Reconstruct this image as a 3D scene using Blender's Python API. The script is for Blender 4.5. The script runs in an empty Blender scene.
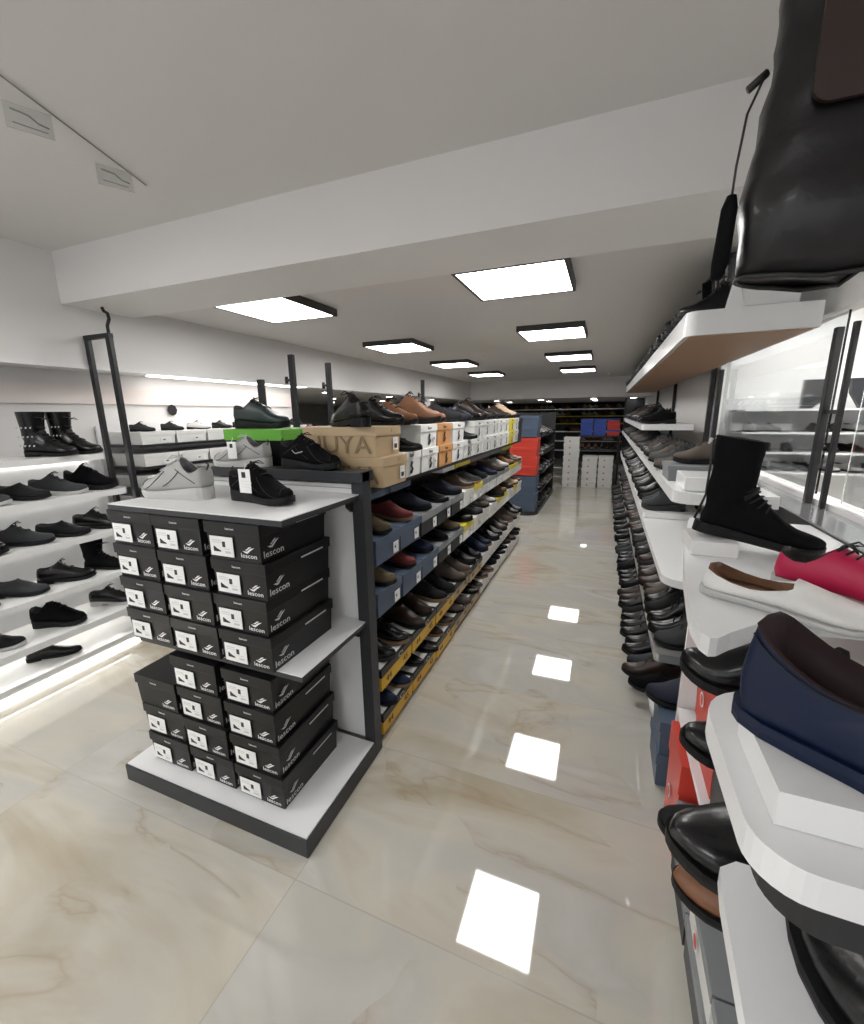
import bpy, bmesh, math, random
from mathutils import Vector, Matrix, noise
rnd = random.Random(7)
SC = bpy.context.scene
COL = SC.collection
PI = math.pi

# ------------------------------------------------------------------ materials
MATS = {}
def mat(name, rgb=(.8, .8, .8), rough=.5, metal=0., spec=.5, var=0., scale=20., bump=0., coat=0., emit=None, trans=0., sheen=0.):
    if name in MATS: return MATS[name]
    m = bpy.data.materials.new(name); m.use_nodes = True
    nt = m.node_tree; b = nt.nodes['Principled BSDF']
    b.inputs['Base Color'].default_value = (*rgb, 1)
    b.inputs['Roughness'].default_value = rough
    b.inputs['Metallic'].default_value = metal
    b.inputs['Specular IOR Level'].default_value = spec
    b.inputs['Coat Weight'].default_value = coat
    b.inputs['Transmission Weight'].default_value = trans
    if emit:
        b.inputs['Emission Color'].default_value = (*emit[0], 1)
        b.inputs['Emission Strength'].default_value = emit[1]
    if var or bump:
        tc = nt.nodes.new('ShaderNodeTexCoord'); n = nt.nodes.new('ShaderNodeTexNoise')
        n.inputs['Scale'].default_value = scale; n.inputs['Detail'].default_value = 4
        nt.links.new(tc.outputs['Object'], n.inputs['Vector'])
        if var:
            mr = nt.nodes.new('ShaderNodeMapRange')
            mr.inputs['To Min'].default_value = 1 - var; mr.inputs['To Max'].default_value = 1 + var
            nt.links.new(n.outputs['Fac'], mr.inputs['Value'])
            mx = nt.nodes.new('ShaderNodeVectorMath'); mx.operation = 'SCALE'
            mx.inputs[0].default_value = rgb
            nt.links.new(mr.outputs['Result'], mx.inputs['Scale'])
            nt.links.new(mx.outputs['Vector'], b.inputs['Base Color'])
        if bump:
            bp = nt.nodes.new('ShaderNodeBump'); bp.inputs['Strength'].default_value = bump
            bp.inputs['Distance'].default_value = .002
            nt.links.new(n.outputs['Fac'], bp.inputs['Height'])
            nt.links.new(bp.outputs['Normal'], b.inputs['Normal'])
    MATS[name] = m
    return m

M_ceil = mat('ceiling_paint', (.70, .68, .665), .75, var=.02, scale=1.5)
M_wall = mat('wall_paint', (.78, .765, .755), .7, var=.02, scale=1.5)
M_white = mat('white_laminate', (.80, .80, .81), .32, var=.015, scale=6)
M_whitegloss = mat('white_gloss_edge', (.82, .82, .82), .22, var=.01, scale=6)
M_reflection = mat('beige_painted_reflection', (.82, .75, .72), .4, var=.03, scale=2)  # tint of the reflection painted on the left wall
M_graph = mat('graphite_laminate', (.034, .036, .040), .42, spec=.3, var=.08, scale=40)
M_blackmetal = mat('black_powder_metal', (.012, .012, .014), .4, var=.1, scale=60)
M_darkpost = mat('charcoal_metal', (.016, .017, .019), .42, metal=.2, var=.1, scale=60)
M_wood = mat('brown_underside', (.36, .2, .1), .5, var=.12, scale=9)
M_steel = mat('brushed_ledge', (.42, .43, .45), .14, metal=.6, var=.03, scale=9)
M_floorbase = mat('dark_void', (.01, .01, .01), .6)
M_black = mat('print_black', (.01, .01, .01), .5)
M_print = mat('print_white', (.85, .85, .85), .5)
M_paper = mat('paper_label', (.85, .85, .84), .6)
M_silver = mat('silver_print', (.6, .6, .62), .4)
M_lip = mat('aluminium_lip', (.62, .62, .6), .28, metal=.7, var=.15, scale=30)
M_card_black = mat('black_card', (.009, .009, .010), .32, spec=.35, var=.12, scale=14)
M_card_brown = mat('kraft_card', (.50, .37, .22), .6, var=.06, scale=20)
M_card_brown2 = mat('kraft_print', (.26, .18, .10), .6)
M_card_white = mat('white_card', (.76, .76, .74), .5, var=.04, scale=15)
M_card_blue = mat('slate_blue_card', (.07, .10, .155), .5, var=.06, scale=15)
M_card_navy = mat('navy_card', (.05, .075, .15), .5, var=.06, scale=15)
M_card_grey = mat('grey_card', (.22, .23, .24), .5, var=.05, scale=15)
M_card_dark = mat('charcoal_card', (.028, .030, .034), .5, spec=.3, var=.08, scale=15)
M_card_yellow = mat('yellow_card', (.78, .46, .03), .5, var=.05, scale=15)
M_card_lemon = mat('lemon_card', (.72, .60, .05), .5, var=.05, scale=15)
M_card_red = mat('red_card', (.62, .05, .03), .45, var=.05, scale=15)
M_card_orange = mat('orange_card', (.55, .27, .1), .5, var=.05, scale=15)
M_card_rblue = mat('royal_blue_card', (.03, .08, .42), .45, var=.05, scale=15)
M_card_green = mat('green_card', (.13, .42, .04), .5, var=.05, scale=15)
M_frame = mat('lamp_frame_black', (.03, .028, .026), .45)
M_panel = mat('lamp_diffuser', (.95, .95, .95), .5, emit=((1, .985, .96), 8.5))
M_spot = mat('downlight_glow', (.95, .95, .95), .5, emit=((1, .98, .95), 7))
M_strip = mat('led_strip', (.95, .95, .95), .5, emit=((1, .97, .9), 5))
M_glass = mat('clear_glass', (.93, .96, .96), .03, trans=1.)
M_fillpanel = mat('added_fill_panel', (.95, .95, .95), .5, emit=((1, .96, .92), 3.0))  # glow of the added fill panel under the bulkhead
M_acryl = mat('clear_acrylic', (.85, .86, .86), .15, trans=.9)
M_backblack = mat('back_wall_black', (.012, .013, .015), .5, var=.1)

SH = {  # shoe upper and sole finishes
    'black leather': mat('shoe_black_leather', (.006, .006, .007), .26, spec=.4, bump=.25, scale=120, coat=.1),
    'black fabric': mat('shoe_black_fabric', (.007, .007, .008), .8, spec=.05, bump=.5, scale=400),
    'black suede': mat('shoe_black_suede', (.013, .013, .014), .7, spec=.2, bump=.4, scale=300),
    'dark brown leather': mat('shoe_dark_brown', (.032, .016, .011), .35, var=.2, bump=.25, scale=90),
    'tan leather': mat('shoe_tan', (.20, .085, .04), .45, var=.15, bump=.2, scale=90),
    'olive suede': mat('shoe_olive', (.13, .10, .052), .8, var=.12, bump=.4, scale=200),
    'burgundy suede': mat('shoe_burgundy', (.15, .022, .022), .75, var=.12, bump=.4, scale=200),
    'navy leather': mat('shoe_navy', (.004, .010, .036), .45, spec=.3, bump=.2, scale=140),
    'navy fabric': mat('shoe_navy_fabric', (.010, .013, .03), .75, bump=.4, scale=300),
    'grey mesh': mat('shoe_grey_mesh', (.40, .40, .39), .75, bump=.6, scale=500, var=.08),
    'dark grey mesh': mat('shoe_dkgrey_mesh', (.045, .048, .052), .75, spec=.25, bump=.6, scale=500, var=.1),
    'light grey leather': mat('shoe_ltgrey', (.52, .51, .49), .5, bump=.2, scale=150),
    'white leather': mat('shoe_white', (.78, .77, .75), .4, bump=.2, scale=150),
    'taupe suede': mat('shoe_taupe', (.085, .066, .052), .75, var=.12, bump=.4, scale=200),
    'fuchsia leather': mat('shoe_fuchsia', (.50, .01, .07), .45, bump=.2, scale=150),
    'beige suede': mat('shoe_beige', (.5, .38, .27), .75, var=.08, bump=.4, scale=200),
    'bottle green leather': mat('shoe_green', (.015, .03, .028), .4, bump=.3, scale=120),
}
S_black = mat('sole_black', (.008, .008, .009), .55, spec=.25)
S_grey = mat('sole_grey', (.035, .035, .038), .6, spec=.25)
S_white = mat('sole_white', (.50, .50, .49), .5)
S_gum = mat('sole_gum', (.22, .14, .08), .55)
LIN_dark = mat('lining_dark', (.02, .018, .018), .8)
LIN_brown = mat('lining_brown', (.14, .06, .025), .7)
LIN_grey = mat('lining_grey', (.12, .12, .13), .8)
LACE_b = mat('lace_black', (.012, .012, .012), .8)
LACE_w = mat('lace_white', (.55, .55, .55), .8)

# ------------------------------------------------------------------ mesh helpers
class MB:
    def __init__(s): s.v = []; s.f = []; s.mi = []; s.mats = []; s.smooth = []
    def m(s, material):
        if material not in s.mats: s.mats.append(material)
        return s.mats.index(material)
    def add(s, vs, fs, material, smooth=False, M=None):
        o = len(s.v); i = s.m(material)
        s.v += [tuple(M @ Vector(v)) if M else tuple(v) for v in vs]
        s.f += [tuple(o + k for k in f) for f in fs]
        s.mi += [i] * len(fs); s.smooth += [smooth] * len(fs)
    def box(s, x0, x1, y0, y1, z0, z1, material, bev=0., M=None):
        if bev <= 0:
            vs = [(x, y, z) for x in (x0, x1) for y in (y0, y1) for z in (z0, z1)]
            fs = [(0, 1, 3, 2), (4, 6, 7, 5), (0, 4, 5, 1), (2, 3, 7, 6), (0, 2, 6, 4), (1, 5, 7, 3)]
            s.add(vs, fs, material, False, M); return
        bm = bmesh.new(); bmesh.ops.create_cube(bm, size=1)
        for v in bm.verts: v.co = Vector(((x0 + x1) / 2 + v.co.x * (x1 - x0), (y0 + y1) / 2 + v.co.y * (y1 - y0), (z0 + z1) / 2 + v.co.z * (z1 - z0)))
        bmesh.ops.bevel(bm, geom=bm.edges[:], offset=bev, segments=2, affect='EDGES', profile=.5)
        bm.verts.index_update()
        s.add([v.co[:] for v in bm.verts], [tuple(v.index for v in f.verts) for f in bm.faces], material, False, M); bm.free()
    def prism(s, poly, z0, z1, material, M=None, smooth=False):
        n = len(poly)
        vs = [(x, y, z0) for x, y in poly] + [(x, y, z1) for x, y in poly]
        fs = [tuple(range(n - 1, -1, -1)), tuple(range(n, 2 * n))] + [(i, (i + 1) % n, n + (i + 1) % n, n + i) for i in range(n)]
        s.add(vs, fs, material, smooth, M)
    def tube(s, pts, r, material, n=8, closed=False, caps=True):
        pts = [Vector(p) for p in pts]; rs = r if isinstance(r, (list, tuple)) else [r] * len(pts)
        vs = []; prev = None
        for i, p in enumerate(pts):
            d = (pts[min(i + 1, len(pts) - 1)] - pts[max(i - 1, 0)])
            d = d.normalized() if d.length > 1e-9 else Vector((0, 0, 1))
            u = prev - d * prev.dot(d) if prev is not None else d.orthogonal()
            if u.length < 1e-6: u = d.orthogonal()
            u.normalize(); prev = u; w = d.cross(u)
            for k in range(n):
                a = 2 * PI * k / n
                vs.append(p + (u * math.cos(a) + w * math.sin(a)) * rs[i])
        fs = [(i * n + k, i * n + (k + 1) % n, (i + 1) * n + (k + 1) % n, (i + 1) * n + k) for i in range(len(pts) - 1) for k in range(n)]
        if caps: fs += [tuple(range(n - 1, -1, -1)), tuple((len(pts) - 1) * n + k for k in range(n))]
        s.add(vs, fs, material, True)
    def disc(s, c, r, material, M=None, n=20, axis=2, th=.001):
        poly = [(c[0] + r * math.cos(2 * PI * k / n), c[1] + r * math.sin(2 * PI * k / n)) for k in range(n)]
        s.prism(poly, c[2], c[2] + th, material, M)
    def mesh(s, name):
        me = bpy.data.meshes.new(name); me.from_pydata(s.v, [], s.f)
        for m in s.mats: me.materials.append(m)
        me.polygons.foreach_set('material_index', s.mi); me.polygons.foreach_set('use_smooth', s.smooth)
        me.update(); return me
    def build(s, name, parent=None): return link(name, s.mesh(name), parent)

def link(name, data, parent=None):
    o = bpy.data.objects.new(name, data); COL.objects.link(o)
    if parent is not None: o.parent = parent
    return o
def thing(name, label, cat, loc=(0, 0, 0), rz=0, group=None, rx=0, ry=0):
    o = bpy.data.objects.new(name, None); COL.objects.link(o); o.empty_display_size = .02
    o.location = loc; o.rotation_euler = (rx, ry, rz); return tag(o, label, cat, group)
def tag(o, label, cat, group=None):
    o['label'] = label; o['category'] = cat
    if group: o['group'] = group
    return o
def structure(name, mb):
    o = mb.build(name); o['kind'] = 'structure'; return o
def round_poly(x0, x1, y0, y1, r=(0, 0, 0, 0), n=7):
    """corners in the order (x0,y0) (x1,y0) (x1,y1) (x0,y1), each with its radius"""
    out = []
    for (cx, cy, sx, sy, a0), rr in zip(((x0, y0, 1, 1, PI), (x1, y0, -1, 1, 1.5 * PI), (x1, y1, -1, -1, 0), (x0, y1, 1, -1, .5 * PI)), r):
        if rr <= 0: out.append((cx, cy)); continue
        for k in range(n + 1):
            a = a0 + .5 * PI * k / n
            out.append((cx + sx * rr + rr * math.cos(a), cy + sy * rr + rr * math.sin(a)))
    return out
TXT = {}
def text_mesh(s, size, th=.0004):
    """flat lettering, lying in its xz plane facing -y, centred"""
    key = (s, size)
    if key in TXT: return TXT[key]
    cu = bpy.data.curves.new('lettering', 'FONT'); cu.body = s; cu.size = size; cu.extrude = th; cu.align_x = 'CENTER'; cu.align_y = 'CENTER'
    cu.resolution_u = 2
    o = bpy.data.objects.new('lettering', cu); COL.objects.link(o)
    dg = bpy.context.evaluated_depsgraph_get(); me = bpy.data.meshes.new_from_object(o.evaluated_get(dg))
    vs = [(v.co.x, -v.co.z, v.co.y) for v in me.vertices]; fs = [tuple(p.vertices) for p in me.polygons]
    bpy.data.objects.remove(o); bpy.data.curves.remove(cu); bpy.data.meshes.remove(me)
    TXT[key] = (vs, fs); return TXT[key]
def put_text(mb, s, size, c, material, rot=0., sx=1., bold=0.):
    vs, fs = text_mesh(s, size)
    M = Matrix.Translation(c) @ Matrix.Rotation(rot, 4, 'Z') @ Matrix.Scale(sx, 4, (1, 0, 0))
    mb.add(vs, fs, material, False, M)

# ------------------------------------------------------------------ shoes
def lerp_table(tab, t):
    for (a, va), (b, vb) in zip(tab, tab[1:]):
        if t <= b: return va + (vb - va) * (t - a) / (b - a) if b > a else vb
    return tab[-1][1]
FOOT = {
    'round': [(0, .006), (.015, .017), (.05, .026), (.12, .032), (.3, .0315), (.45, .035), (.6, .042), (.72, .0465), (.82, .0445), (.9, .037), (.96, .025), (.99, .012), (1, .004)],
    'dress': [(0, .006), (.015, .016), (.05, .024), (.12, .029), (.3, .0275), (.45, .031), (.6, .039), (.70, .042), (.80, .038), (.9, .029), (.96, .019), (.99, .010), (1, .004)],
}
KINDS = {
    # L, foot, heel top z, fore top z, heel block, ridge heights above the sole top, tongue top (x,z), heel top z, dip, laces
    'sneaker': dict(L=.295, foot='round', zh=.036, zf=.019, block=False, ridge=[.012, .022, .031, .039, .050, .064, .079, .093], tx=.36, tz=.136, hz=.110, dip=.034, laces=6, over=1.03),
    'derby': dict(L=.30, foot='dress', zh=.026, zf=.010, block=True, ridge=[.014, .023, .030, .036, .043, .052, .062, .071], tx=.40, tz=.108, hz=.082, dip=.018, laces=4, over=1.02),
    'loafer': dict(L=.29, foot='dress', zh=.022, zf=.009, block=True, ridge=[.014, .022, .028, .033, .039, .047, .056, .064], tx=.50, tz=.082, hz=.072, dip=.014, laces=0, over=1.02),
    'boot': dict(L=.29, foot='round', zh=.026, zf=.012, block=True, ridge=[.016, .026, .034, .041, .050, .062, .076, .090], tx=.42, tz=.14, hz=.16, dip=0, laces=7, over=1.02, shaft=.25),
    'anklet': dict(L=.29, foot='round', zh=.024, zf=.014, block=False, ridge=[.015, .024, .031, .037, .045, .057, .072, .088], tx=.42, tz=.14, hz=.16, dip=0, laces=0, over=1.02, shaft=.262),
}
TS = [1.0, .985, .95, .89, .82, .74, .66, .58]
def shoe_geo(kind, nring=16):
    k = KINDS[kind]; L = k['L']; W = FOOT[k['foot']]
    zs = lambda t: k['zh'] + (k['zf'] - k['zh']) * min(1, max(0, (t - .12) / .5)) + (.012 * max(0, (t - .76) / .24) ** 2)
    rings = []
    for i, t in enumerate(TS):
        zz = zs(t); rings.append(((t * L, zz), (t * L - .016 * min(1, i / 4), zz + k['ridge'][i]), lerp_table(W, t) * (.97 if i else 1), 0, 0))
    tx, tz = k['tx'] * L, k['tz']
    last = rings[-1][1]
    for j, t in enumerate((.47, .36, .24, .14, .07, .025)):
        f = (j + 1) / 6
        rings.append(((t * L, zs(t)), (last[0] + (tx - last[0]) * min(1, f * 1.3), last[1] + (tz - last[1]) * min(1, f * 1.15)), .034 + .002 * math.sin(f * PI), 0, f))
    hz = k['hz']
    if 'shaft' not in k:
        for f in (.3, .62, .85, 1): rings.append(((.003 - .003 * math.sin(f * PI) + .006 * f, k['zh'] + (hz - k['zh']) * f), (tx, tz + .002 * f), .0345 - .002 * f, k['dip'] * f, 1))
    else:
        for f in (.3, .6, 1): rings.append(((.003 + .008 * math.sin(f * PI), k['zh'] + (.115 - k['zh']) * f), (tx - .004 * f, tz + .012 * f), .036, 0, 1))
        sh = k['shaft']
        for f in (.25, .5, .75, 1): rings.append(((.008 - .010 * f, .115 + (sh - .115) * f), (tx - .004 + .012 * f, .152 + (sh - .152) * f), .037 + .013 * f, 0, 1))
    def pt(ri, phi):
        ri = max(0, min(len(rings) - 1.0001, ri)); a = int(ri); f = ri - a
        A, B = rings[a], rings[a + 1]
        mix = lambda x, y: x + (y - x) * f
        b = (mix(A[0][0], B[0][0]), mix(A[0][1], B[0][1])); tt = (mix(A[1][0], B[1][0]), mix(A[1][1], B[1][1]))
        w = mix(A[2], B[2]); dip = mix(A[3], B[3])
        s = math.sin(phi); c = math.cos(phi); h = (s + 1) / 2
        e = .34 if s < 0 else .85
        if 'shaft' in k and ri > 14: e = .9
        lat = w * math.copysign(abs(c) ** e, c) * (1 - .25 * h * h * (0 if ('shaft' in k and ri > 15) else 1))
        x = b[0] + (tt[0] - b[0]) * h; z = b[1] + (tt[1] - b[1]) * h
        z -= dip * c * c
        y = lat + .006 * math.sin(min(1, x / L) * PI) 
        return Vector((x, y, z))
    R = len(rings)
    vs = [pt(r, -PI / 2 + 2 * PI * j / nring) for r in range(R) for j in range(nring)]
    fs = [(i * nring + j, (i + 1) * nring + j, (i + 1) * nring + (j + 1) % nring, i * nring + (j + 1) % nring) for i in range(R - 1) for j in range(nring)]
    fs.append(tuple(range(nring)))
    # lining
    top = vs[-nring:]; c = sum(top, Vector()) / nring
    r1 = [c + (p - c) * .93 + Vector((0, 0, .001)) for p in top]
    zi = k['zh'] + .012 if 'shaft' not in k else k['shaft'] - .06
    r2 = [c + (p - c) * .86 + Vector((0, 0, -.03)) for p in top]
    for p in r2: p.z = max(p.z, zi + .004)
    r3 = [Vector((c.x + (p.x - c.x) * .85, c.y + (p.y - c.y) * .8, zi)) for p in top]
    lv = top + r1 + r2 + r3; lf = []
    for i in range(3):
        lf += [(i * nring + j, (i + 1) * nring + j, (i + 1) * nring + (j + 1) % nring, i * nring + (j + 1) % nring) for j in range(nring)]
    lf.append(tuple(3 * nring + j for j in range(nring)))
    # sole
    st = [0, .012, .04, .1, .18, .27, .285, .36, .45, .56, .66, .76, .85, .92, .965, .99, 1.0]
    sv = []
    for t in st:
        w = lerp_table(W, t) * k['over'] + .0012
        zt = zs(t) + .005; spring = .012 * max(0, (t - .76) / .24) ** 2
        zb = spring
        if k['block'] and .28 < t < .6: zb += (zs(t) - .010) * (1 - (t - .28) / .32)
        x = (t - .0) * L * 1.012 - .002; yc = .006 * math.sin(min(1, t) * PI)
        sv += [(x, yc + w, zt), (x, yc + w * 1.02, (zt + zb) / 2), (x, yc + w * .97, zb), (x, yc - w * .97, zb), (x, yc - w * 1.02, (zt + zb) / 2), (x, yc - w, zt)]
    n = 6
    sf = [(i * n + j, i * n + (j + 1) % n, (i + 1) * n + (j + 1) % n, (i + 1) * n + j) for i in range(len(st) - 1) for j in range(n)]
    sf += [tuple(range(n - 1, -1, -1)), tuple((len(st) - 1) * n + j for j in range(n))]
    # laces: bars across the vamp with a small bow
    lac = MB()
    if k['laces']:
        nl = k['laces']; r0 = 6.2; r1_ = 13.0 if 'shaft' not in k else 18.5
        for q in range(nl):
            ri = r0 + (r1_ - r0) * q / (nl - 1)
            sp = .62 if 'shaft' not in k else .7
            pts = []
            for a in (-1, -.66, -.33, 0, .33, .66, 1):
                p = pt(ri + .25 * a, PI / 2 + a * sp); p.z += .0022; p.x += .0012; pts.append(p)
            lac.tube(pts, .0024, None, 5)
        p = pt(r1_ - .3, PI / 2) + Vector((.004, 0, .004))
        for sgn in (-1, 1):
            lac.tube([p, p + Vector((.012, sgn * .018, .006)), p + Vector((.022, sgn * .03, -.006)), p + Vector((.012, sgn * .014, -.002)), p], .0022, None, 5)
    return dict(upper=(vs, fs), lining=(lv, lf), sole=(sv, sf), laces=(lac.v, lac.f), pt=pt, L=L)
GEO = {}
def geo(kind):
    if kind not in GEO: GEO[kind] = shoe_geo(kind)
    return GEO[kind]
PARTM = {}
def part_mesh(kind, part, material):
    key = (kind, part, material.name)
    if key not in PARTM:
        v, f = geo(kind)[part]; mb = MB(); mb.add(v, f, material, part != 'sole'); PARTM[key] = mb.mesh(part)
    return PARTM[key]
SIMPLE = {}
def simple_mesh(kind, um, sm, lm, cm):
    key = (kind, um.name, sm.name, lm.name, cm.name)
    if key not in SIMPLE:
        mb = MB()
        for part, m in (('upper', um), ('sole', sm), ('lining', lm), ('laces', cm)):
            v, f = geo(kind)[part]
            if v: mb.add(v, f, m, part != 'sole')
        SIMPLE[key] = mb.mesh('shoe')
    return SIMPLE[key]
WORD = {'sneaker': 'sneaker', 'derby': 'lace_up_shoe', 'loafer': 'loafer', 'boot': 'lace_up_boot', 'anklet': 'sock_boot'}
TALK = {'sneaker': 'sneaker', 'derby': 'lace-up shoe', 'loafer': 'slip-on shoe', 'boot': 'lace-up boot', 'anklet': 'sock boot'}
def shoe(kind, finish, label, loc, rz, sole=S_black, lining=LIN_dark, lace=LACE_b, group=None, simple=False, scale=1., ry=0., rx=0., name=None, cat=None):
    um = SH[finish]
    name = name or WORD[kind]; cat = cat or ('boot' if kind in ('boot', 'anklet') else 'shoe')
    L = geo(kind)['L']
    if simple:
        o = link(name, simple_mesh(kind, um, sole, lining, lace)); tag(o, label, cat, group)
    else:
        o = thing(name, label, cat, group=group)
        for part, m in (('upper', um), ('sole', sole), ('lining', lining), ('laces', lace)):
            if geo(kind)[part][0]: link(part, part_mesh(kind, part, m), o)
    o.location = loc; o.rotation_euler = (rx, ry, rz); o.scale = scale if isinstance(scale, tuple) else (scale,) * 3
    return o
def shoe_mid(kind, finish, label, c, rz, scale=1., **kw):
    """placed by the middle of its sole"""
    L = geo(kind)['L'] * (scale[0] if isinstance(scale, tuple) else scale)
    return shoe(kind, finish, label, (c[0] - math.cos(rz) * L / 2, c[1] - math.sin(rz) * L / 2, c[2]), rz, scale=scale, **kw)

# ------------------------------------------------------------------ boxes
ORD = ['first', 'second', 'third', 'fourth', 'fifth', 'sixth', 'seventh', 'eighth', 'ninth', 'tenth', 'eleventh', 'twelfth', 'thirteenth', 'fourteenth', 'fifteenth', 'sixteenth', 'seventeenth', 'eighteenth']
BODYM = {}
def carton_meshes(w, d, h, body, lid, lidf=.3, bot=None):
    key = (round(w, 3), round(d, 3), round(h, 3), body.name, lid.name, lidf, bot.name if bot else '')
    if key not in BODYM:
        hl = h * lidf; a = MB(); t = .006
        hx, hy = w / 2 - .004, d / 2 - .004
        a.add([(-hx + t, -hy + t * .6, 0), (hx - t, -hy + t * .6, 0), (hx - t, hy - t * .6, 0), (-hx + t, hy - t * .6, 0),
               (-hx, -hy, h - hl * .5), (hx, -hy, h - hl * .5), (hx, hy, h - hl * .5), (-hx, hy, h - hl * .5)],
              [(3, 2, 1, 0), (4, 5, 6, 7), (0, 1, 5, 4), (1, 2, 6, 5), (2, 3, 7, 6), (3, 0, 4, 7)], body)
        b = MB(); b.box(-w / 2, w / 2, -d / 2, d / 2, h - hl, h, lid, .0015)
        BODYM[key] = (a.mesh('body'), b.mesh('lid'))
    return BODYM[key]
LABM = {}
def sticker_mesh(w, h, style):
    """a printed size sticker: pale ground, shoe silhouette, code block and text lines; centre at the origin, facing -y"""
    key = (round(w, 3), round(h, 3), style)
    if key in LABM: return LABM[key]
    mb = MB(); e = .0006
    mb.box(-w / 2, w / 2, -e, .0008, -h / 2, h / 2, M_paper)
    def q(x0, x1, z0, z1, m=M_black): mb.box(x0 * w, x1 * w, -e - .0004, -e, z0 * h, z1 * h, m)
    if style == 'sneaker':
        sil = [(-.36, -.28), (-.36, -.05), (-.32, .0), (-.27, -.06), (-.18, -.14), (-.06, -.2), (-.03, -.28)]
        mb.add([(x * w, -e - .0005, z * h) for x, z in sil], [tuple(range(len(sil)))], M_black)
        q(.04, .17, -.02, .26); q(.14, .38, -.33, -.22, M_silver); q(-.4, -.02, .28, .32, M_silver); q(-.4, .0, .18, .21, M_silver); q(.1, .36, -.12, -.09, M_silver)
    elif style == 'plain':
        for z in (-.3, -.1, .1, .3): q(-.35, .35, z, z + .06, M_silver)
        q(-.3, -.05, -.05, .2)
    else:
        q(-.3, .3, -.35, .0); q(-.3, .1, .2, .27, M_silver); q(-.3, .25, .33, .38, M_silver)
    LABM[key] = mb.mesh('size_sticker'); return LABM[key]
def swoosh(mb, c, s, m, M=None):  # two slanted wings, wider than tall
    a = [(-.5, .05), (-.3, -.12), (-.1, -.16), (.15, .10), (.5, .40), (.2, .32), (-.02, .12), (-.15, .02), (-.3, .03)]
    b = [(-.28, .14), (-.16, .10), (0, .22), (.28, .46), (.05, .42), (-.14, .22)]
    for poly in (a, b):
        mb.add([(c[0] + x * s, c[1], c[2] + z * s * .78) for x, z in poly], [tuple(range(len(poly)))], m, False, M)
MARK = {}
def mark_mesh(kind, w, d, h):
    key = (kind, round(w, 3), round(d, 3), round(h, 3))
    if key in MARK: return MARK[key]
    mb = MB(); y = -d / 2
    if kind == 'black':
        swoosh(mb, (w * .28, y + .0005, h * .30), w * .21, M_print)
        put_text(mb, 'lescon', .0215, (w * .28, y + .0005, h * .19), M_print, sx=1.2)
        put_text(mb, 'lescon', .010, (-w * .02, y - .0005, h * .84), M_print, sx=1.4)
        mb.add([(v[0] - w * .0, y - .0008, v[1]) for v in [(.009 * math.cos(a), h * .965 + .006 * math.sin(a)) for a in [PI + PI * i / 8 for i in range(9)]]], [tuple(range(9))], M_black)
    elif kind == 'black_side':
        R = Matrix.Translation((w / 2, 0, 0)) @ Matrix.Rotation(PI / 2, 4, 'Z')
        for sx_ in (1,):
            n0 = MB(); swoosh(n0, (-d * .33, .0022, h * .40), d * .16, M_silver); put_text(n0, 'lescon', .032, (-d * .33, .0022, h * .22), M_silver, sx=1.15)
            n0.box(-d * .0, d * .36, -.0008, 0, h * .76, h * .80, M_card_dark)
            mb.add(n0.v, n0.f, M_silver, False, R)
    elif kind == 'kraft':
        put_text(mb, '3', .02, (w * .1, y - .0003, h * .85), M_card_brown2)
    elif kind == 'long_kraft':
        R = Matrix.Translation((-w / 2, 0, 0)) @ Matrix.Rotation(-PI / 2, 4, 'Z')
        n0 = MB(); put_text(n0, 'IUYA', .105, (.02, .0025, h * .38), M_card_brown2, sx=1.15); mb.add(n0.v, n0.f, M_card_brown2, False, R)
    elif kind == 'yellow':
        mb.box(-w * .46, w * .46, y + .012, d * .44, h, h + .0006, M_card_white)
        mb.box(-w * .5, w * .5, y - .0006, y + .003, h * .70, h * .70 + .001, M_black)
        ring = [(w * .08 + .024 * math.cos(a), y - .0012, h * .83 + .012 * math.sin(a)) for a in [2 * PI * i / 16 for i in range(16)]]
        mb.add(ring, [tuple(range(16))], M_print)
        ring = [(w * .08 + .020 * math.cos(a), y - .0016, h * .83 + .009 * math.sin(a)) for a in [2 * PI * i / 16 for i in range(16)]]
        mb.add(ring, [tuple(range(16))], M_black)
        put_text(mb, '44', .045, (-w * .28, y + .002, h * .36), M_black, sx=1.2)
        put_text(mb, '45', .045, (w * .25, y + .002, h * .36), M_black, sx=1.2)
    elif kind == 'figure':
        pl = [(-.10, .10), (.02, .14), (.10, .30), (.02, .42), (.08, .58), (-.02, .62), (-.08, .45), (-.02, .32), (-.12, .2)]
        mb.add([(x * w * .9, y + .001, z * h) for x, z in pl], [tuple(range(len(pl)))], M_black)
        put_text(mb, 'Slazer', .022, (0, y - .0006, h * .85), M_card_dark)
    elif kind == 'round':
        ring = [(-w * .1 + .022 * math.cos(a), y + .001, h * .4 + .022 * math.sin(a)) for a in [2 * PI * i / 16 for i in range(16)]]
        mb.add(ring, [tuple(range(16))], M_print)
        ring = [(-w * .1 + .016 * math.cos(a), y + .0005, h * .4 + .016 * math.sin(a)) for a in [2 * PI * i / 16 for i in range(16)]]
        mb.add(ring, [tuple(range(16))], M_card_red)
    MARK[key] = mb.mesh('lettering'); return MARK[key]
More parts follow.
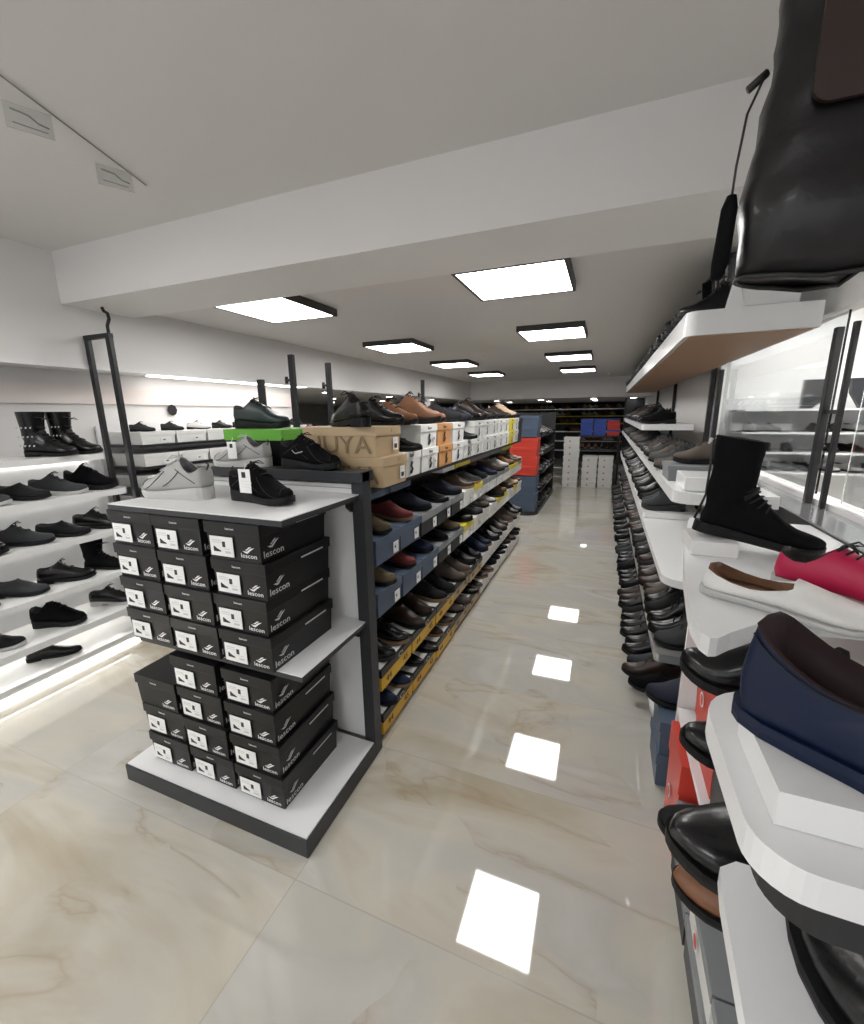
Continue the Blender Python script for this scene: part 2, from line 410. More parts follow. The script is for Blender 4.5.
def carton(label, loc, rz, w, d, h, body, lid=None, lidf=.3, sticker=None, spos=(0, .35), ssize=(.06, .04), mark=None, group=None, simple=False, cat='box', name='shoe_box'):
    """a lidded shoe box; loc is the middle of its underside, the short end faces local -y"""
    lid = lid or body; A, B = carton_meshes(w, d, h, body, lid, lidf)
    o = thing(name, label, cat, loc, rz, group)
    link('body', A, o); link('lid', B, o)
    if sticker:
        s = link('size_sticker', sticker_mesh(*ssize, sticker), o); s.location = (spos[0], -d / 2 + .0005, spos[1] * h)
    if mark: 
        s = link('lettering', mark_mesh(mark, w, d, h), o)
        if mark == 'black': link('side_lettering', mark_mesh('black_side', w, d, h), o)
    return o

# ------------------------------------------------------------------ room shell
CEIL, FCEIL, XL, XR = 2.20, 2.425, -2.98, .82
def floor_material():
    m = bpy.data.materials.new('marble_tiles'); m.use_nodes = True; nt = m.node_tree; N = nt.nodes; Lk = nt.links
    b = N['Principled BSDF']
    tc = N.new('ShaderNodeTexCoord'); sep = N.new('ShaderNodeSeparateXYZ'); Lk.new(tc.outputs['Object'], sep.inputs[0])
    def math_(op, a, b_=None, c=None):
        n = N.new('ShaderNodeMath'); n.operation = op
        for i, q in enumerate((a, b_, c)):
            if q is None: continue
            if isinstance(q, (int, float)): n.inputs[i].default_value = q
            else: Lk.new(q, n.inputs[i])
        return n.outputs[0]
    def tri(src, off, per):  # distance to the nearest line of a family
        f = math_('FRACT', math_('DIVIDE', math_('SUBTRACT', src, off), per))
        f = math_('SUBTRACT', f, .5); f = math_('ABSOLUTE', f); f = math_('SUBTRACT', .5, f)
        return math_('MULTIPLY', f, per)
    X, Y = sep.outputs['X'], sep.outputs['Y']
    dy = tri(Y, .235, .62); dx = tri(X, -.85, 1.24)
    d = math_('MINIMUM', dy, dx)
    grout = math_('LESS_THAN', d, .0022)
    # each tile gets an offset so that its veins do not run on
    ix = math_('FLOOR', math_('DIVIDE', math_('SUBTRACT', X, -.85), 1.24)); iy = math_('FLOOR', math_('DIVIDE', math_('SUBTRACT', Y, .235), .62))
    comb = N.new('ShaderNodeCombineXYZ'); Lk.new(math_('MULTIPLY', ix, 3.7), comb.inputs[0]); Lk.new(math_('MULTIPLY', iy, 5.3), comb.inputs[1]); Lk.new(math_('MULTIPLY', math_('ADD', ix, iy), 2.1), comb.inputs[2])
    add = N.new('ShaderNodeVectorMath'); Lk.new(tc.outputs['Object'], add.inputs[0]); Lk.new(comb.outputs[0], add.inputs[1])
    mp = N.new('ShaderNodeMapping'); mp.inputs['Rotation'].default_value = (0, 0, .6); mp.inputs['Scale'].default_value = (.8, 2.0, 1)
    Lk.new(add.outputs[0], mp.inputs[0])
    n1 = N.new('ShaderNodeTexNoise'); n1.inputs['Scale'].default_value = 1.15; n1.inputs['Detail'].default_value = 5; n1.inputs['Roughness'].default_value = .5; n1.inputs['Distortion'].default_value = 1.3
    Lk.new(mp.outputs[0], n1.inputs['Vector'])
    r1 = N.new('ShaderNodeValToRGB'); e = r1.color_ramp.elements
    e[0].position = .28; e[0].color = (.46, .40, .30, 1); e[1].position = .72; e[1].color = (.60, .585, .55, 1)
    x = r1.color_ramp.elements.new(.45); x.color = (.57, .54, .465, 1)
    x = r1.color_ramp.elements.new(.58); x.color = (.51, .495, .455, 1)
    Lk.new(n1.outputs['Fac'], r1.inputs[0])
    # veins: thin bands where a second noise crosses its middle
    n2 = N.new('ShaderNodeTexNoise'); n2.inputs['Scale'].default_value = .75; n2.inputs['Detail'].default_value = 6; n2.inputs['Roughness'].default_value = .52; n2.inputs['Distortion'].default_value = 1.0
    Lk.new(mp.outputs[0], n2.inputs['Vector'])
    v = math_('ABSOLUTE', math_('SUBTRACT', n2.outputs['Fac'], .5))
    r2 = N.new('ShaderNodeValToRGB'); e = r2.color_ramp.elements
    e[0].position = .0; e[0].color = (1, 1, 1, 1); e[1].position = .03; e[1].color = (0, 0, 0, 1)
    x = r2.color_ramp.elements.new(.006); x.color = (.5, .5, .5, 1)
    Lk.new(v, r2.inputs[0])
    n3 = N.new('ShaderNodeTexNoise'); n3.inputs['Scale'].default_value = 1.6; Lk.new(add.outputs[0], n3.inputs['Vector'])
    amt = math_('MULTIPLY', r2.outputs[0], math_('MULTIPLY', math_('GREATER_THAN', n3.outputs['Fac'], .52), .42))
    mx = N.new('ShaderNodeMix'); mx.data_type = 'RGBA'; Lk.new(amt, mx.inputs[0]); Lk.new(r1.outputs[0], mx.inputs[6]); mx.inputs[7].default_value = (.36, .24, .13, 1)
    mg = N.new('ShaderNodeMix'); mg.data_type = 'RGBA'; Lk.new(math_('MULTIPLY', grout, .55), mg.inputs[0]); Lk.new(mx.outputs[2], mg.inputs[6]); mg.inputs[7].default_value = (.25, .22, .19, 1)
    Lk.new(mg.outputs[2], b.inputs['Base Color'])
    Lk.new(math_('MULTIPLY_ADD', grout, .3, .035), b.inputs['Roughness'])
    b.inputs['Specular IOR Level'].default_value = .8; b.inputs['Coat Weight'].default_value = .3; b.inputs['Coat Roughness'].default_value = .02
    return m
mb = MB(); mb.box(-10, 3.0, -2.2, 15.2, -.1, 0, floor_material()); structure('floor', mb)
mb = MB(); mb.box(-3.6, XR + .08, -2.2, 1.70, FCEIL, FCEIL + .1, M_ceil)
mb.box(-3.3, XR + .08, 2.12, 10.0, CEIL, CEIL + .1, M_ceil)
mb.box(-10, -3.3, 2.12, 15.2, 1.86, 1.9, M_ceil); mb.box(-3.3, 3.0, 10.0, 15.2, 1.80, 1.9, M_ceil)
structure('ceiling', mb)
mb = MB(); mb.box(-3.6, XR, 1.70, 2.12, 2.15, 2.6, M_wall); mb.box(-3.3, 3.0, 9.9, 10.05, 1.80, 2.3, M_wall); structure('ceiling_beam', mb)
mb = MB()
mb.box(-3.3, XL, -2.2, 10.0, 1.81, 2.6, M_wall)                 # bulkhead over the wall shelving
mb.box(-3.45, -3.3, -2.2, 2.12, 1.86, 2.6, M_wall)
mb.box(-3.42, -3.32, -2.2, 4.1, 0, 1.86, M_wall)
mb.box(-3.42, -3.05, 7.2, 7.6, 0, 1.86, M_wall)
structure('wall_left', mb)
mb = MB(); mb.box(XL, XL + .012, -2.2, 9.9, 1.797, 1.822, M_whitegloss); structure('trim_1', mb)
mb = MB(); mb.box(-3.20, -3.06, 2.3, 4.0, 1.800, 1.8095, M_fillpanel); o = mb.build('light_panel'); tag(o, 'added fill panel glowing under the bulkhead above the black wall rack', 'light panel')  # glowing panel added to brighten the recess, not a fitting of the shop
mb = MB(); mb.box(-3.32, -3.30, -1, 4.1, 1.60, 1.72, M_reflection); structure('wall_reflection', mb)  # beige band painted in for window daylight mirrored along the wall
mb = MB(); mb.box(-10.1, -10, 2, 15.2, 0, 1.9, M_wall); mb.box(-10, -3.42, 2.0, 2.12, 0, 1.9, M_wall); structure('wall_far_left', mb)
mb = MB(); mb.box(-10, 3.0, 15.1, 15.2, 0, 1.9, M_backblack); structure('wall_back', mb)
mb = MB()
mb.box(XR, XR + .08, -2.2, 1.0, 0, FCEIL, M_wall); mb.box(XR, XR + .08, 1.0, 4.15, 0, 1.14, M_wall); mb.box(XR, XR + .08, 1.0, 4.15, 1.88, 2.5, M_wall)
mb.box(XR, XR + .08, 4.15, 15.2, 0, 2.5, M_wall)
structure('wall_right', mb)
mb = MB(); mb.box(XR + .08, 3.0, 4.15, 4.25, 0, 2.5, M_whitegloss); mb.box(2.9, 3.0, .6, 4.2, 0, 2.5, M_whitegloss); mb.box(XR + .08, 3.0, .55, .65, 0, 2.5, M_whitegloss)
structure('wall_alcove', mb)
mb = MB(); mb.box(-3.45, 3.0, -2.3, -2.2, 0, .9, M_wall); mb.box(-3.45, 3.0, -2.3, -2.2, 2.1, 2.6, M_wall); structure('wall_front', mb)
# glass of the opening in the wall behind the rack
for i, (y0, y1) in enumerate(((2.24, 4.13), (1.02, 2.02))):
    mb = MB(); mb.box(XR + .02, XR + .028, y0, y1, 1.15, 1.87, M_glass); structure('window_%d' % (i + 1), mb)

# ------------------------------------------------------------------ ceiling lights
A = .655
def light_panel(cx, cy, label, w=.54, d=.56, frame=.045, z=CEIL):
    o = thing('ceiling_light', label, 'ceiling light', (cx, cy, z - frame), 0, 'square panel lights on the ceiling')
    m = MB(); t = .016
    for (a, b, c_, d_) in ((-w / 2, w / 2, -d / 2, -d / 2 + t), (-w / 2, w / 2, d / 2 - t, d / 2), (-w / 2, -w / 2 + t, -d / 2 + t, d / 2 - t), (w / 2 - t, w / 2, -d / 2 + t, d / 2 - t)):
        m.box(a, b, c_, d_, 0, frame, M_frame)
    m.build('frame', o)
    m = MB(); m.box(-w / 2 + t, w / 2 - t, -d / 2 + t, d / 2 - t, .004, .012, M_panel); m.build('diffuser', o)
    return o
RROW = [(-.725 * A, y * A) for y in (3.70, 6.22, 8.93, 11.72)]
LROW = [(-3.0 * A - .05, y * A) for y in (3.65, 6.4, 9.1, 11.8)]
o4 = ['largest panel light, right behind the ceiling beam over the aisle', 'second panel light over the aisle behind the beam', 'third panel light over the aisle behind the beam', 'last panel light over the aisle, before the white bulkhead']
p4 = ['panel light behind the beam above the green box stack', 'second panel light of the row over the shoe gondola', 'third panel light of the row over the shoe gondola', 'last and smallest panel light of the row over the gondola']
for (x, y), l in zip(RROW, o4): light_panel(x, y, l)
for (x, y), l in zip(LROW, p4): light_panel(x, y, l)
for x, y in ((-.5, -1.3), (-2.1, .2), (-2.1, -1.3)):   # the lamps of the shop front, above and behind the viewpoint
    light_panel(x, y, 'panel light of the front ceiling bay by the shop window', z=FCEIL)
k = 0
for x in (-2.6, -1.5, -.3, .55):
    for y in (11.0, 12.6):
        mb = MB(); mb.disc((0, 0, -.008), .07, M_spot); o = mb.build('downlight'); o.location = (x, y, 1.80)
        tag(o, 'round recessed downlight glowing in the low grey ceiling at the far end', 'downlight', 'downlights of the low ceiling')
for x in (-4.2, -5.6, -7.2):
    for y in (4.0, 6.0, 8.2, 10.5):
        mb = MB(); mb.disc((0, 0, -.008), .07, M_spot); o = mb.build('downlight'); o.location = (x, y, 1.86)
        tag(o, 'round downlight in the side room ceiling seen under the bulkhead', 'downlight', 'downlights of the side room')
mb = MB(); mb.tube([(0, 0, 0), (0, 0, -.012)], .04, M_white, 16); mb.tube([(0, 0, -.012), (0, 0, -.03)], [.026, .02], M_white, 16)
o = mb.build('smoke_detector'); o.location = (-1.5, 5.6, CEIL); tag(o, 'small white smoke detector on the ceiling between the light rows', 'smoke detector')
mb = MB(); mb.tube([(0, 0, 0), (0, 0, -.03), (.02, -.02, -.06)], .012, M_white, 10); o = mb.build('security_camera'); o.location = (-.02, 8.6, CEIL)
tag(o, 'tiny ceiling camera beside the last aisle light', 'camera')
# wire with two clear tags under the front ceiling
mb = MB(); mb.tube([(-1.50, .6, FCEIL - .004), (-1.60, .86, FCEIL - .006), (-1.80, 1.42, FCEIL - .005)], .0022, M_card_grey, 6); o = mb.build('ceiling_wire'); tag(o, 'thin wire run across the front ceiling above the black box display', 'wire')
for i, (x, y, lab) in enumerate(((-1.655, .99, 'larger clear hanging tag on the ceiling wire, further from the beam'), (-1.75, 1.30, 'smaller clear hanging tag on the ceiling wire, nearer the beam'))):
    o = thing('hanging_tag', lab, 'tag', (x - .03, y - .02, FCEIL - .006), math.radians(62), 'clear tags on the ceiling wire')
    m = MB(); m.box(-.055, .055, -.001, .001, -.07, -.004, M_acryl); m.build('plate', o)
    m = MB(); m.tube([(-.04, -.003, -.02), (0, -.004, -.026), (.02, -.004, -.04), (.045, -.003, -.045)], .0022, M_card_grey, 6)
    m.tube([(-.04, -.003, -.055), (.04, -.003, -.058)], .0012, M_card_grey, 6); m.build('clip', o)

# ------------------------------------------------------------------ centre gondola with the end display
GX0, GX1 = -1.75, -.855
G = thing('gondola_shelving', 'long black shelving unit stocked with shoe boxes in the middle of the shop', 'shelving unit', (0, 0, 0))
mb = MB(); mb.box(GX0, GX1 - .03, 1.51, 4.98, 0, .028, M_blackmetal); mb.build('base', G)
mb = MB(); mb.box(GX0 + .40, GX0 + .46, 1.51, 4.98, .028, 1.2, M_blackmetal); mb.build('back_panel', G)
ROWS = [.095, .335, .66, .885]
for z in (.245, .612, .852, 1.18):
    m = MB(); m.box(GX0 + .47, GX1 - .03, 1.505, 4.98, z, z + (.022 if z > 1 else .014), M_blackmetal)
    m.box(GX0, GX0 + .39, 1.505, 4.98, z, z + .014, M_blackmetal)
    m.build('shelf', G)
for x, y, zt in ((-1.715, 2.12, 1.845), (-1.715, 2.48, 1.835), (-1.715, 4.07, 1.83), (-1.715, 1.86, 1.69), (-1.715, 3.6, 1.655)):
    m = MB(); m.box(x - .016, x + .016, y - .012, y + .012, 1.2, zt, M_darkpost)
    n = int((zt - 1.25) / .05)
    for q in range(n): m.box(x + .016, x + .0165, y - .003, y + .003, 1.25 + q * .05, 1.275 + q * .05, M_black)
    m.build('upright', G)
    if zt > 1.8:
        m = MB(); m.tube([(x - .045, y, zt - .14), (x - .012, y, zt - .14)], .008, M_darkpost, 8); m.tube([(x - .045, y, zt - .16), (x - .045, y, zt - .12)], .010, M_darkpost, 8); m.build('bracket', G)

E_ = thing('end_display', 'white and graphite end display stand carrying the black shoe box stacks', 'display stand', (0, 0, 0))
m = MB(); m.box(-1.785, -.852, .925, 1.408, 0, .074, M_graph, .002); m.build('plinth', E_)
m = MB(); m.box(-1.778, -.858, .932, 1.405, .074, .079, M_white); m.build('plinth_top', E_)
m = MB(); m.box(-1.70, -.90, 1.425, 1.445, .079, 1.235, M_white)
m.build('back_panel', E_)
m = MB(); m.box(-1.70, -.90, 1.422, 1.4248, 1.218, 1.220, M_card_grey); m.build('panel_groove', E_)
m = MB(); m.box(-.905, -.853, 1.41, 1.47, .0, 1.285, M_graph, .002); m.build('upright', E_)
m = MB(); m.box(-1.76, -1.70, 1.41, 1.47, .0, 1.285, M_graph, .002); m.build('upright', E_)
m = MB(); m.box(-1.76, -.853, 1.395, 1.497, 1.245, 1.287, M_graph, .002); m.build('top_rail', E_)
for z in (1.2, .66):
    yf = .972 if z > 1 else 1.0
    m = MB(); m.box(-1.66, -.872, yf, 1.424, z - .022, z - .0035, M_graph); m.box(-1.66, -.872, yf, 1.424, z - .0035, z, M_white)
    s = m.build('shelf', E_)
    for x in (-.905,):
        m = MB()
        m.prism([(1.424, z - .024), (1.424, z - .075), (1.397, z - .07), (1.372, z - .05), (1.362, z - .024)], x - .004, x + .004, M_blackmetal, Matrix(((0, 0, 1, 0), (1, 0, 0, 0), (0, 1, 0, 0), (0, 0, 0, 1))))
        m.build('bracket', s)
# black boxes: three columns of four on the shelf, and 3/4/4 on the plinth
colw = ['column beside the white panel edge', 'middle column', 'outer column by the wall shelves']
tier = ['bottom', 'second', 'third', 'top']
bx = [(-1.088, 'column nearest the aisle'), (-1.324, 'middle column'), (-1.558, 'column by the wall shelves')]
jit = {(0, 0): .008, (0, 1): .002, (0, 2): .014, (0, 3): .008, (1, 0): .008, (1, 1): .004, (1, 2): -.004, (1, 3): -.008, (2, 0): .0, (2, 1): -.006, (2, 2): -.014, (2, 3): -.014}
for ci, (x, cname) in enumerate(bx):
    for q in range(4):
        z = .6605 + q * .1285
        carton('black shoe box, %s of four, %s on the display shelf' % (tier[q], cname), (x + jit[(ci, q)], 1.150 + rnd.uniform(-.004, .004), z), rnd.uniform(-.006, .006), .232, .345, .128,
               M_card_black, sticker='sneaker', spos=(-.046, .36), ssize=(.098, .066), mark='black', group='black shoe boxes on the display shelf')
bx2 = [(-1.110, 'column nearest the aisle'), (-1.346, 'middle column'), (-1.585, 'column by the wall shelves')]
jit2 = {(0, 0): .003, (0, 1): -.004, (0, 2): -.008, (0, 3): -.006, (1, 0): 0, (1, 1): -.012, (1, 2): -.022, (1, 3): -.03, (2, 0): 0, (2, 1): -.010, (2, 2): -.024}
for ci, (x, cname) in enumerate(bx2):
    for q in range(4 if ci < 2 else 3):
        z = .0795 + q * .1345
        carton('black shoe box, %s of %s, %s on the plinth' % (tier[q] if not (ci == 2 and q == 2) else 'top', 'four' if ci < 2 else 'three', cname), (x + jit2[(ci, q)], 1.163 + rnd.uniform(-.004, .004), z), rnd.uniform(-.012, .012), .232, .345, .134,
               M_card_black, sticker=None if (ci == 2 and q == 2) else 'sneaker', spos=(-.046, .36), ssize=(.098, .068), mark='black', group='black shoe boxes on the plinth')
# display sneakers on the end display
def tagged(o, loc, rz, lab='hang_tag', size=(.035, .055)):
    m = MB(); m.box(-size[0] / 2, size[0] / 2, -.0006, .0006, -size[1], 0, M_paper)
    m.box(-size[0] * .22, size[0] * .12, -.001, -.0006, -size[1] * .36, -size[1] * .12, M_black)
    for z in (.5, .62, .74): m.box(-size[0] * .35, size[0] * .35, -.001, -.0006, -size[1] * z - .001, -size[1] * z, M_silver)
    m.tube([(0, 0, -.004), (.004, .006, .012), (.0, .012, .018)], .0008, M_paper, 4)
    t = m.build(lab, o); t.location = loc; t.rotation_euler = (0, 0, rz)
o = shoe_mid('sneaker', 'grey mesh', 'light grey sneaker on the display shelf, facing the wall shelves, without tag', (-1.52, 1.15, 1.2005), PI + .05, sole=S_white, lining=LIN_grey, lace=LACE_w, scale=1.12)
o = shoe_mid('sneaker', 'black fabric', 'black sneaker with white hang tag on the display shelf', (-1.125, 1.17, 1.2005), -.12, sole=S_black)
tagged(o, (.145, -.062, .125), .1, size=(.052, .082))
o = shoe_mid('sneaker', 'grey mesh', 'light grey sneaker with hang tag on the top rail', (-1.48, 1.446, 1.2875), PI + .15, sole=S_white, lining=LIN_grey, lace=LACE_w, scale=.95)
tagged(o, (.15, .06, .115), PI, size=(.045, .075))
o = shoe_mid('sneaker', 'black fabric', 'black knit sneaker on the top rail beside the kraft boxes', (-1.115, 1.446, 1.2875), -.08, sole=S_black)
def seams(o, m_, white=False):
    pt = geo('sneaker')['pt']; m = MB()
    def line(pts, r=.0013, mm=m_): m.tube([p + (p - Vector((.12, 0, .05))).normalized() * .0012 for p in pts], r, mm, 5)
    for sg in (1, -1):
        line([pt(3.2 + .5 * q, -PI / 2 + sg * (.75 + .17 * q)) for q in range(9)])
        line([pt(12.5 - .35 * q, -PI / 2 + sg * (.9 + .16 * q)) for q in range(8)])
        line([pt(7.2 + .5 * q, -PI / 2 + sg * (1.0 + .12 * q)) for q in range(8)])
        if white: line([pt(10.6 - .45 * q, -PI / 2 + sg * (1.25 + .10 * abs(q - 2))) for q in range(6)], .0022, LACE_w)
    line([pt(2.4, -PI / 2 + 2 * PI * q / 24) for q in range(5, 20)])
    m.build('seams', o)
    m = MB(); m.tube([pt(16.9, -PI / 2) + Vector((-.001, 0, -.012)), pt(16.9, -PI / 2) + Vector((-.012, 0, .006)), pt(16.9, -PI / 2) + Vector((-.002, 0, .012))], .003, m_, 6); m.build('heel_tab', o)
for o in [o for o in COL.objects if o.parent is None and o.name.startswith('sneaker') and o.location.y < 1.6 and -1.75 < o.location.x < -.8 and 1.19 < o.location.z < 1.3]:
    dk = 'black' in o['label']; seams(o, S_grey if dk else SH['dark grey mesh'], dk)
# small white swoosh on the tagged black sneaker is left to its upper's own mark
# kraft boxes
for q, (dx, lab) in enumerate(((.02, 'lower kraft brown shoe box of the pair on the gondola top'), (-.01, 'upper kraft brown shoe box of the pair, big letters on its side'))):
    o = carton(lab, (-1.03 + dx, 1.66, 1.203 + q * .125), PI / 2, .235, .36, .124, M_card_brown, sticker='shoe', spos=(.06, .38), ssize=(.045, .055), mark='kraft', group='kraft shoe boxes')
    s = link('side_print', mark_mesh('long_kraft', .235, .36, .124), o)
# green lidded black box with a dark green sneaker
carton('lower black shoe box under the green lidded one on the gondola top', (-1.50, 1.655, 1.203), PI / 2, .24, .34, .12, M_card_black, group='boxes under the green sneaker')
carton('black shoe box with a bright green lid on the gondola top', (-1.50, 1.655, 1.3235), PI / 2, .24, .34, .12, M_card_black, M_card_green, .42, group='boxes under the green sneaker')
shoe_mid('sneaker', 'bottle green leather', 'dark green laced sneaker standing on the green lidded box', (-1.54, 1.655, 1.4440), .12, sole=S_black)

# top row of white boxes along the gondola top (two high), shoes on them
tops = ['black leather', 'black leather', 'tan leather', 'tan leather', 'tan leather', 'black suede', 'navy fabric', 'black leather', 'dark brown leather', 'taupe suede', 'black leather', 'black suede', 'dark brown leather', 'beige suede', 'navy fabric', 'black suede']
y = 1.785; i = 0
seq = [(M_card_white, 'white')] * 2 + [(M_card_orange, 'orange brown')] + [(M_card_white, 'white')] * 7 + [(M_card_lemon, 'yellow')] + [(M_card_white, 'white')] + [(M_card_dark, 'charcoal')]
for i, (cm, cn) in enumerate(seq):
    w = .235; yc = y + w / 2; y += w + .008
    for q in range(2):
        dx = -.10 if (q == 1 and i in (0, 4)) else 0
        if dx: shoe_mid('derby', 'black leather', 'black shoe with its toe out of the %s white box stack on the gondola top' % ORD[i], (-.932, yc, 1.326), .05, scale=.8)
        carton('%s shoe box, %s layer, %s of the row after the kraft boxes' % (cn, ('lower', 'upper')[q], ORD[i]), (-1.035 + dx * 1.9 + rnd.uniform(-.006, .006), yc, 1.203 + q * .122), PI / 2, w, .34, .121, cm,
               mark='figure' if cm is not M_card_dark else None, sticker='plain' if i % 3 == 1 else None, spos=(.07, .35), ssize=(.04, .05), group='upper row of boxes on the gondola top')
for j in range(15):
    yy = 1.60 + j * .222
    f = tops[j % len(tops)]; kd = ('derby', 'loafer', 'derby', 'sneaker', 'derby')[j % 5] if j > 1 else 'derby'
    big = yy < 3.0
    z0 = 1.4525 if j == 0 else (1.4465)
    if yy < 1.79: z0 = 1.4525
    shoe_mid(kd, f, '%s %s, %s from the end display along the top boxes' % (f, TALK[kd], ORD[j]), (-1.02 + rnd.uniform(-.02, .02), yy, z0), rnd.choice((.35, .55, .2, -.2)) if j else 2.6, sole=S_black, simple=not big, group='shoes along the gondola top', scale=(1., 1.08, 1.22))
# one black shoe poking out in front of the white boxes: on a small clip shelf
for yy, zz, l in ((1.86, 1.325, 'black shoe resting in the gap before the first white box'), (2.62, 1.325, 'black shoe sticking out before the fourth white box')):
    pass

# side rows of the gondola: closed boxes with a shoe on each lid
def row(zb, specs, w, h, d, rowname, markf, shoes, sc, y0=1.50, yend=4.96, tilt=0.):
    y = y0; i = 0
    while y + w < yend:
        cm, lm, cn, mk, st = specs(i, y); yc = y + w / 2
        lab = '%s shoe box, %s from the end display in the %s' % (cn, ORD[i] if i < 18 else 'last', rowname)
        carton(lab, (GX1 - d / 2 - .004 + rnd.uniform(-.004, .004), yc, zb), PI / 2, w - .004, d, h, cm, lm, .34, sticker=st, spos=(w * .26, .34), ssize=(.05, .052), mark=mk, group='boxes of the ' + rowname)
        fin, kd = shoes(i); n = 1 if w < .28 else 2
        for q in range(n):
            lab = '%s %s on the %s box, %s' % (fin, TALK[kd], ORD[i], rowname) + ('' if n == 1 else (', first of two' if q == 0 else ', second of two'))
            shoe_mid(kd, fin, lab, (GX1 - .118 + rnd.uniform(-.015, .02), yc + (0 if n == 1 else (q - .5) * .15), zb + h + .0015), rnd.uniform(-.12, .12), sole=rnd.choice((S_black, S_black, S_grey, S_gum)), simple=y > 3.0, group='shoes of the ' + rowname, scale=(sc[0], sc[1], sc[3] if kd == 'derby' else sc[2]))
            if fin: fin = fin
        y += w; i += 1
CB = ['olive suede', 'burgundy suede', 'navy fabric', 'black leather', 'navy fabric', 'dark brown leather', 'dark grey mesh', 'black suede', 'navy leather', 'taupe suede', 'light grey leather', 'tan leather', 'dark brown leather', 'beige suede']
CC = ['olive suede', 'burgundy suede', 'navy leather', 'black fabric', 'olive suede', 'black leather', 'dark grey mesh', 'taupe suede', 'light grey leather', 'black suede', 'tan leather', 'dark brown leather', 'beige suede', 'tan leather']
CD = ['black leather', 'dark brown leather', 'black suede', 'taupe suede', 'black leather', 'navy leather', 'black leather', 'dark brown leather', 'taupe suede', 'black leather', 'dark brown leather', 'black suede']
def s_blue(i, y):
    if i < 2: return M_card_blue, M_card_blue, 'slate blue', None, 'plain'
    if i < 5: return M_card_dark, M_card_grey, 'charcoal', None, 'plain'
    if i in (5,): return M_card_white, M_card_white, 'white', None, 'plain'
    if i in (6, 11, 12): return M_card_white, M_card_lemon, 'yellow lidded', None, 'plain'
    return M_card_white, M_card_grey, 'white grey lidded', None, 'plain'
def s_blue2(i, y):
    if i < 3: return M_card_blue, M_card_blue, 'slate blue', None, 'plain'
    if i < 5: return M_card_dark, M_card_grey, 'charcoal', None, 'plain'
    if i in (5, 9, 10, 12): return M_card_white, M_card_lemon, 'yellow lidded', None, 'plain'
    return M_card_white, M_card_white, 'white', None, 'plain'
def s_yel(i, y):
    if i < 3: return M_card_yellow, M_card_black, 'yellow black lidded', 'yellow', None
    if i < 5: return M_card_brown, M_card_dark, 'kraft black lidded', 'yellow', None
    return M_card_white, M_card_white, 'white', None, 'plain'
row(.868, s_blue, .245, .115, .33, 'upper blue row', None, lambda i: (CB[i % 14], ('loafer', 'loafer', 'loafer', 'derby', 'loafer')[i % 5]), (.92, .98, 1.2, .86))
row(.628, s_blue2, .245, .115, .33, 'lower blue row', None, lambda i: (CC[i % 14], ('loafer', 'loafer', 'loafer', 'derby', 'loafer')[i % 5]), (.92, .98, 1.2, .86))
row(.261, s_yel, .345, .110, .30, 'upper yellow row', None, lambda i: (CD[i % 12], ('derby', 'loafer', 'derby')[i % 3]), (.95, 1., 1.4, 1.3))
row(.030, s_yel, .345, .110, .30, 'lowest yellow row', None, lambda i: (CD[(i + 5) % 12], ('loafer', 'derby', 'loafer')[i % 3]), (.92, .98, 1.08, .80))
# hinged lids standing behind the shoes of the upper blue row
for i, (cm, y0, y1, cn) in enumerate(((M_card_blue, 1.50, 1.74, 'slate blue'), (M_card_blue, 1.75, 1.98, 'slate blue'), (M_card_white, 2.46, 2.68, 'white'), (M_card_lemon, 2.70, 3.04, 'yellow'), (M_card_grey, 3.06, 3.6, 'grey'), (M_card_grey, 3.62, 4.1, 'pale grey'), (M_card_lemon, 4.12, 4.6, 'yellow'))):
    m = MB(); m.box(-.165, .165, y0, y1, .0, .036, cm, .002); o = m.build('carton_cover'); o.location = (GX1 - .22, 0, 1.143); o.rotation_euler = (0, 0, 0)
    tag(o, '%s cardboard cover stored flat under the top shelf, %s from the end display' % (cn, ORD[i]), 'box cover', 'loose lids under the top shelf')

# ------------------------------------------------------------------ second gondola beyond (blue, red and slate boxes)
B = thing('end_gondola', 'dark second shelving unit behind the long one, with red and slate boxes', 'shelving unit', (0, 0, 0))
m = MB(); m.prism([(-1.75, 6.27), (-1.02, 6.27), (-.90, 6.33), (-.85, 6.45), (-.85, 8.4), (-1.75, 8.4)], 0, .06, M_graph); m.build('base', B)
for z in (.30, .58, .86, 1.14):
    m = MB(); m.box(-1.70, -.86, 6.62, 8.4, z, z + .02, M_blackmetal); m.build('shelf', B)
m = MB(); m.box(-1.75, -.86, 8.36, 8.4, .06, 1.5, M_blackmetal); m.build('back_panel', B)
for z0, n, hh, cm, cn in ((.062, 4, .13, M_card_blue, 'slate blue'), (.60, 4, .135, M_card_red, 'bright red'), (1.155, 2, .15, M_card_blue, 'slate blue')):
    for q in range(n):
        carton('%s shoe box on the end of the second gondola, %s of its %s stack' % (cn, ['bottom', 'second', 'third', 'fourth'][q], 'lower' if z0 < .1 else 'middle' if z0 < 1 else 'top'), (-1.09 + .01 * (q % 2), 6.45, z0 + q * (hh + .001)), PI / 2, .30, .40, hh, cm, group='boxes on the second gondola end')
for r, (z, cc) in enumerate(((.062, 'dark grey mesh'), (.322, 'taupe suede'), (.602, 'black suede'), (.882, 'dark grey mesh'), (1.162, 'black leather'))):
    for j in range(12):
        f = rnd.choice((cc, 'black leather', 'dark grey mesh', 'taupe suede'))
        shoe_mid('sneaker', f, 'small dark sneaker in the shoe rows of the second gondola', (-1.0, 6.72 + j * .135, z), rnd.uniform(-.1, .1), simple=True, sole=rnd.choice((S_black, S_white, S_grey)), group='sneakers on the second gondola')

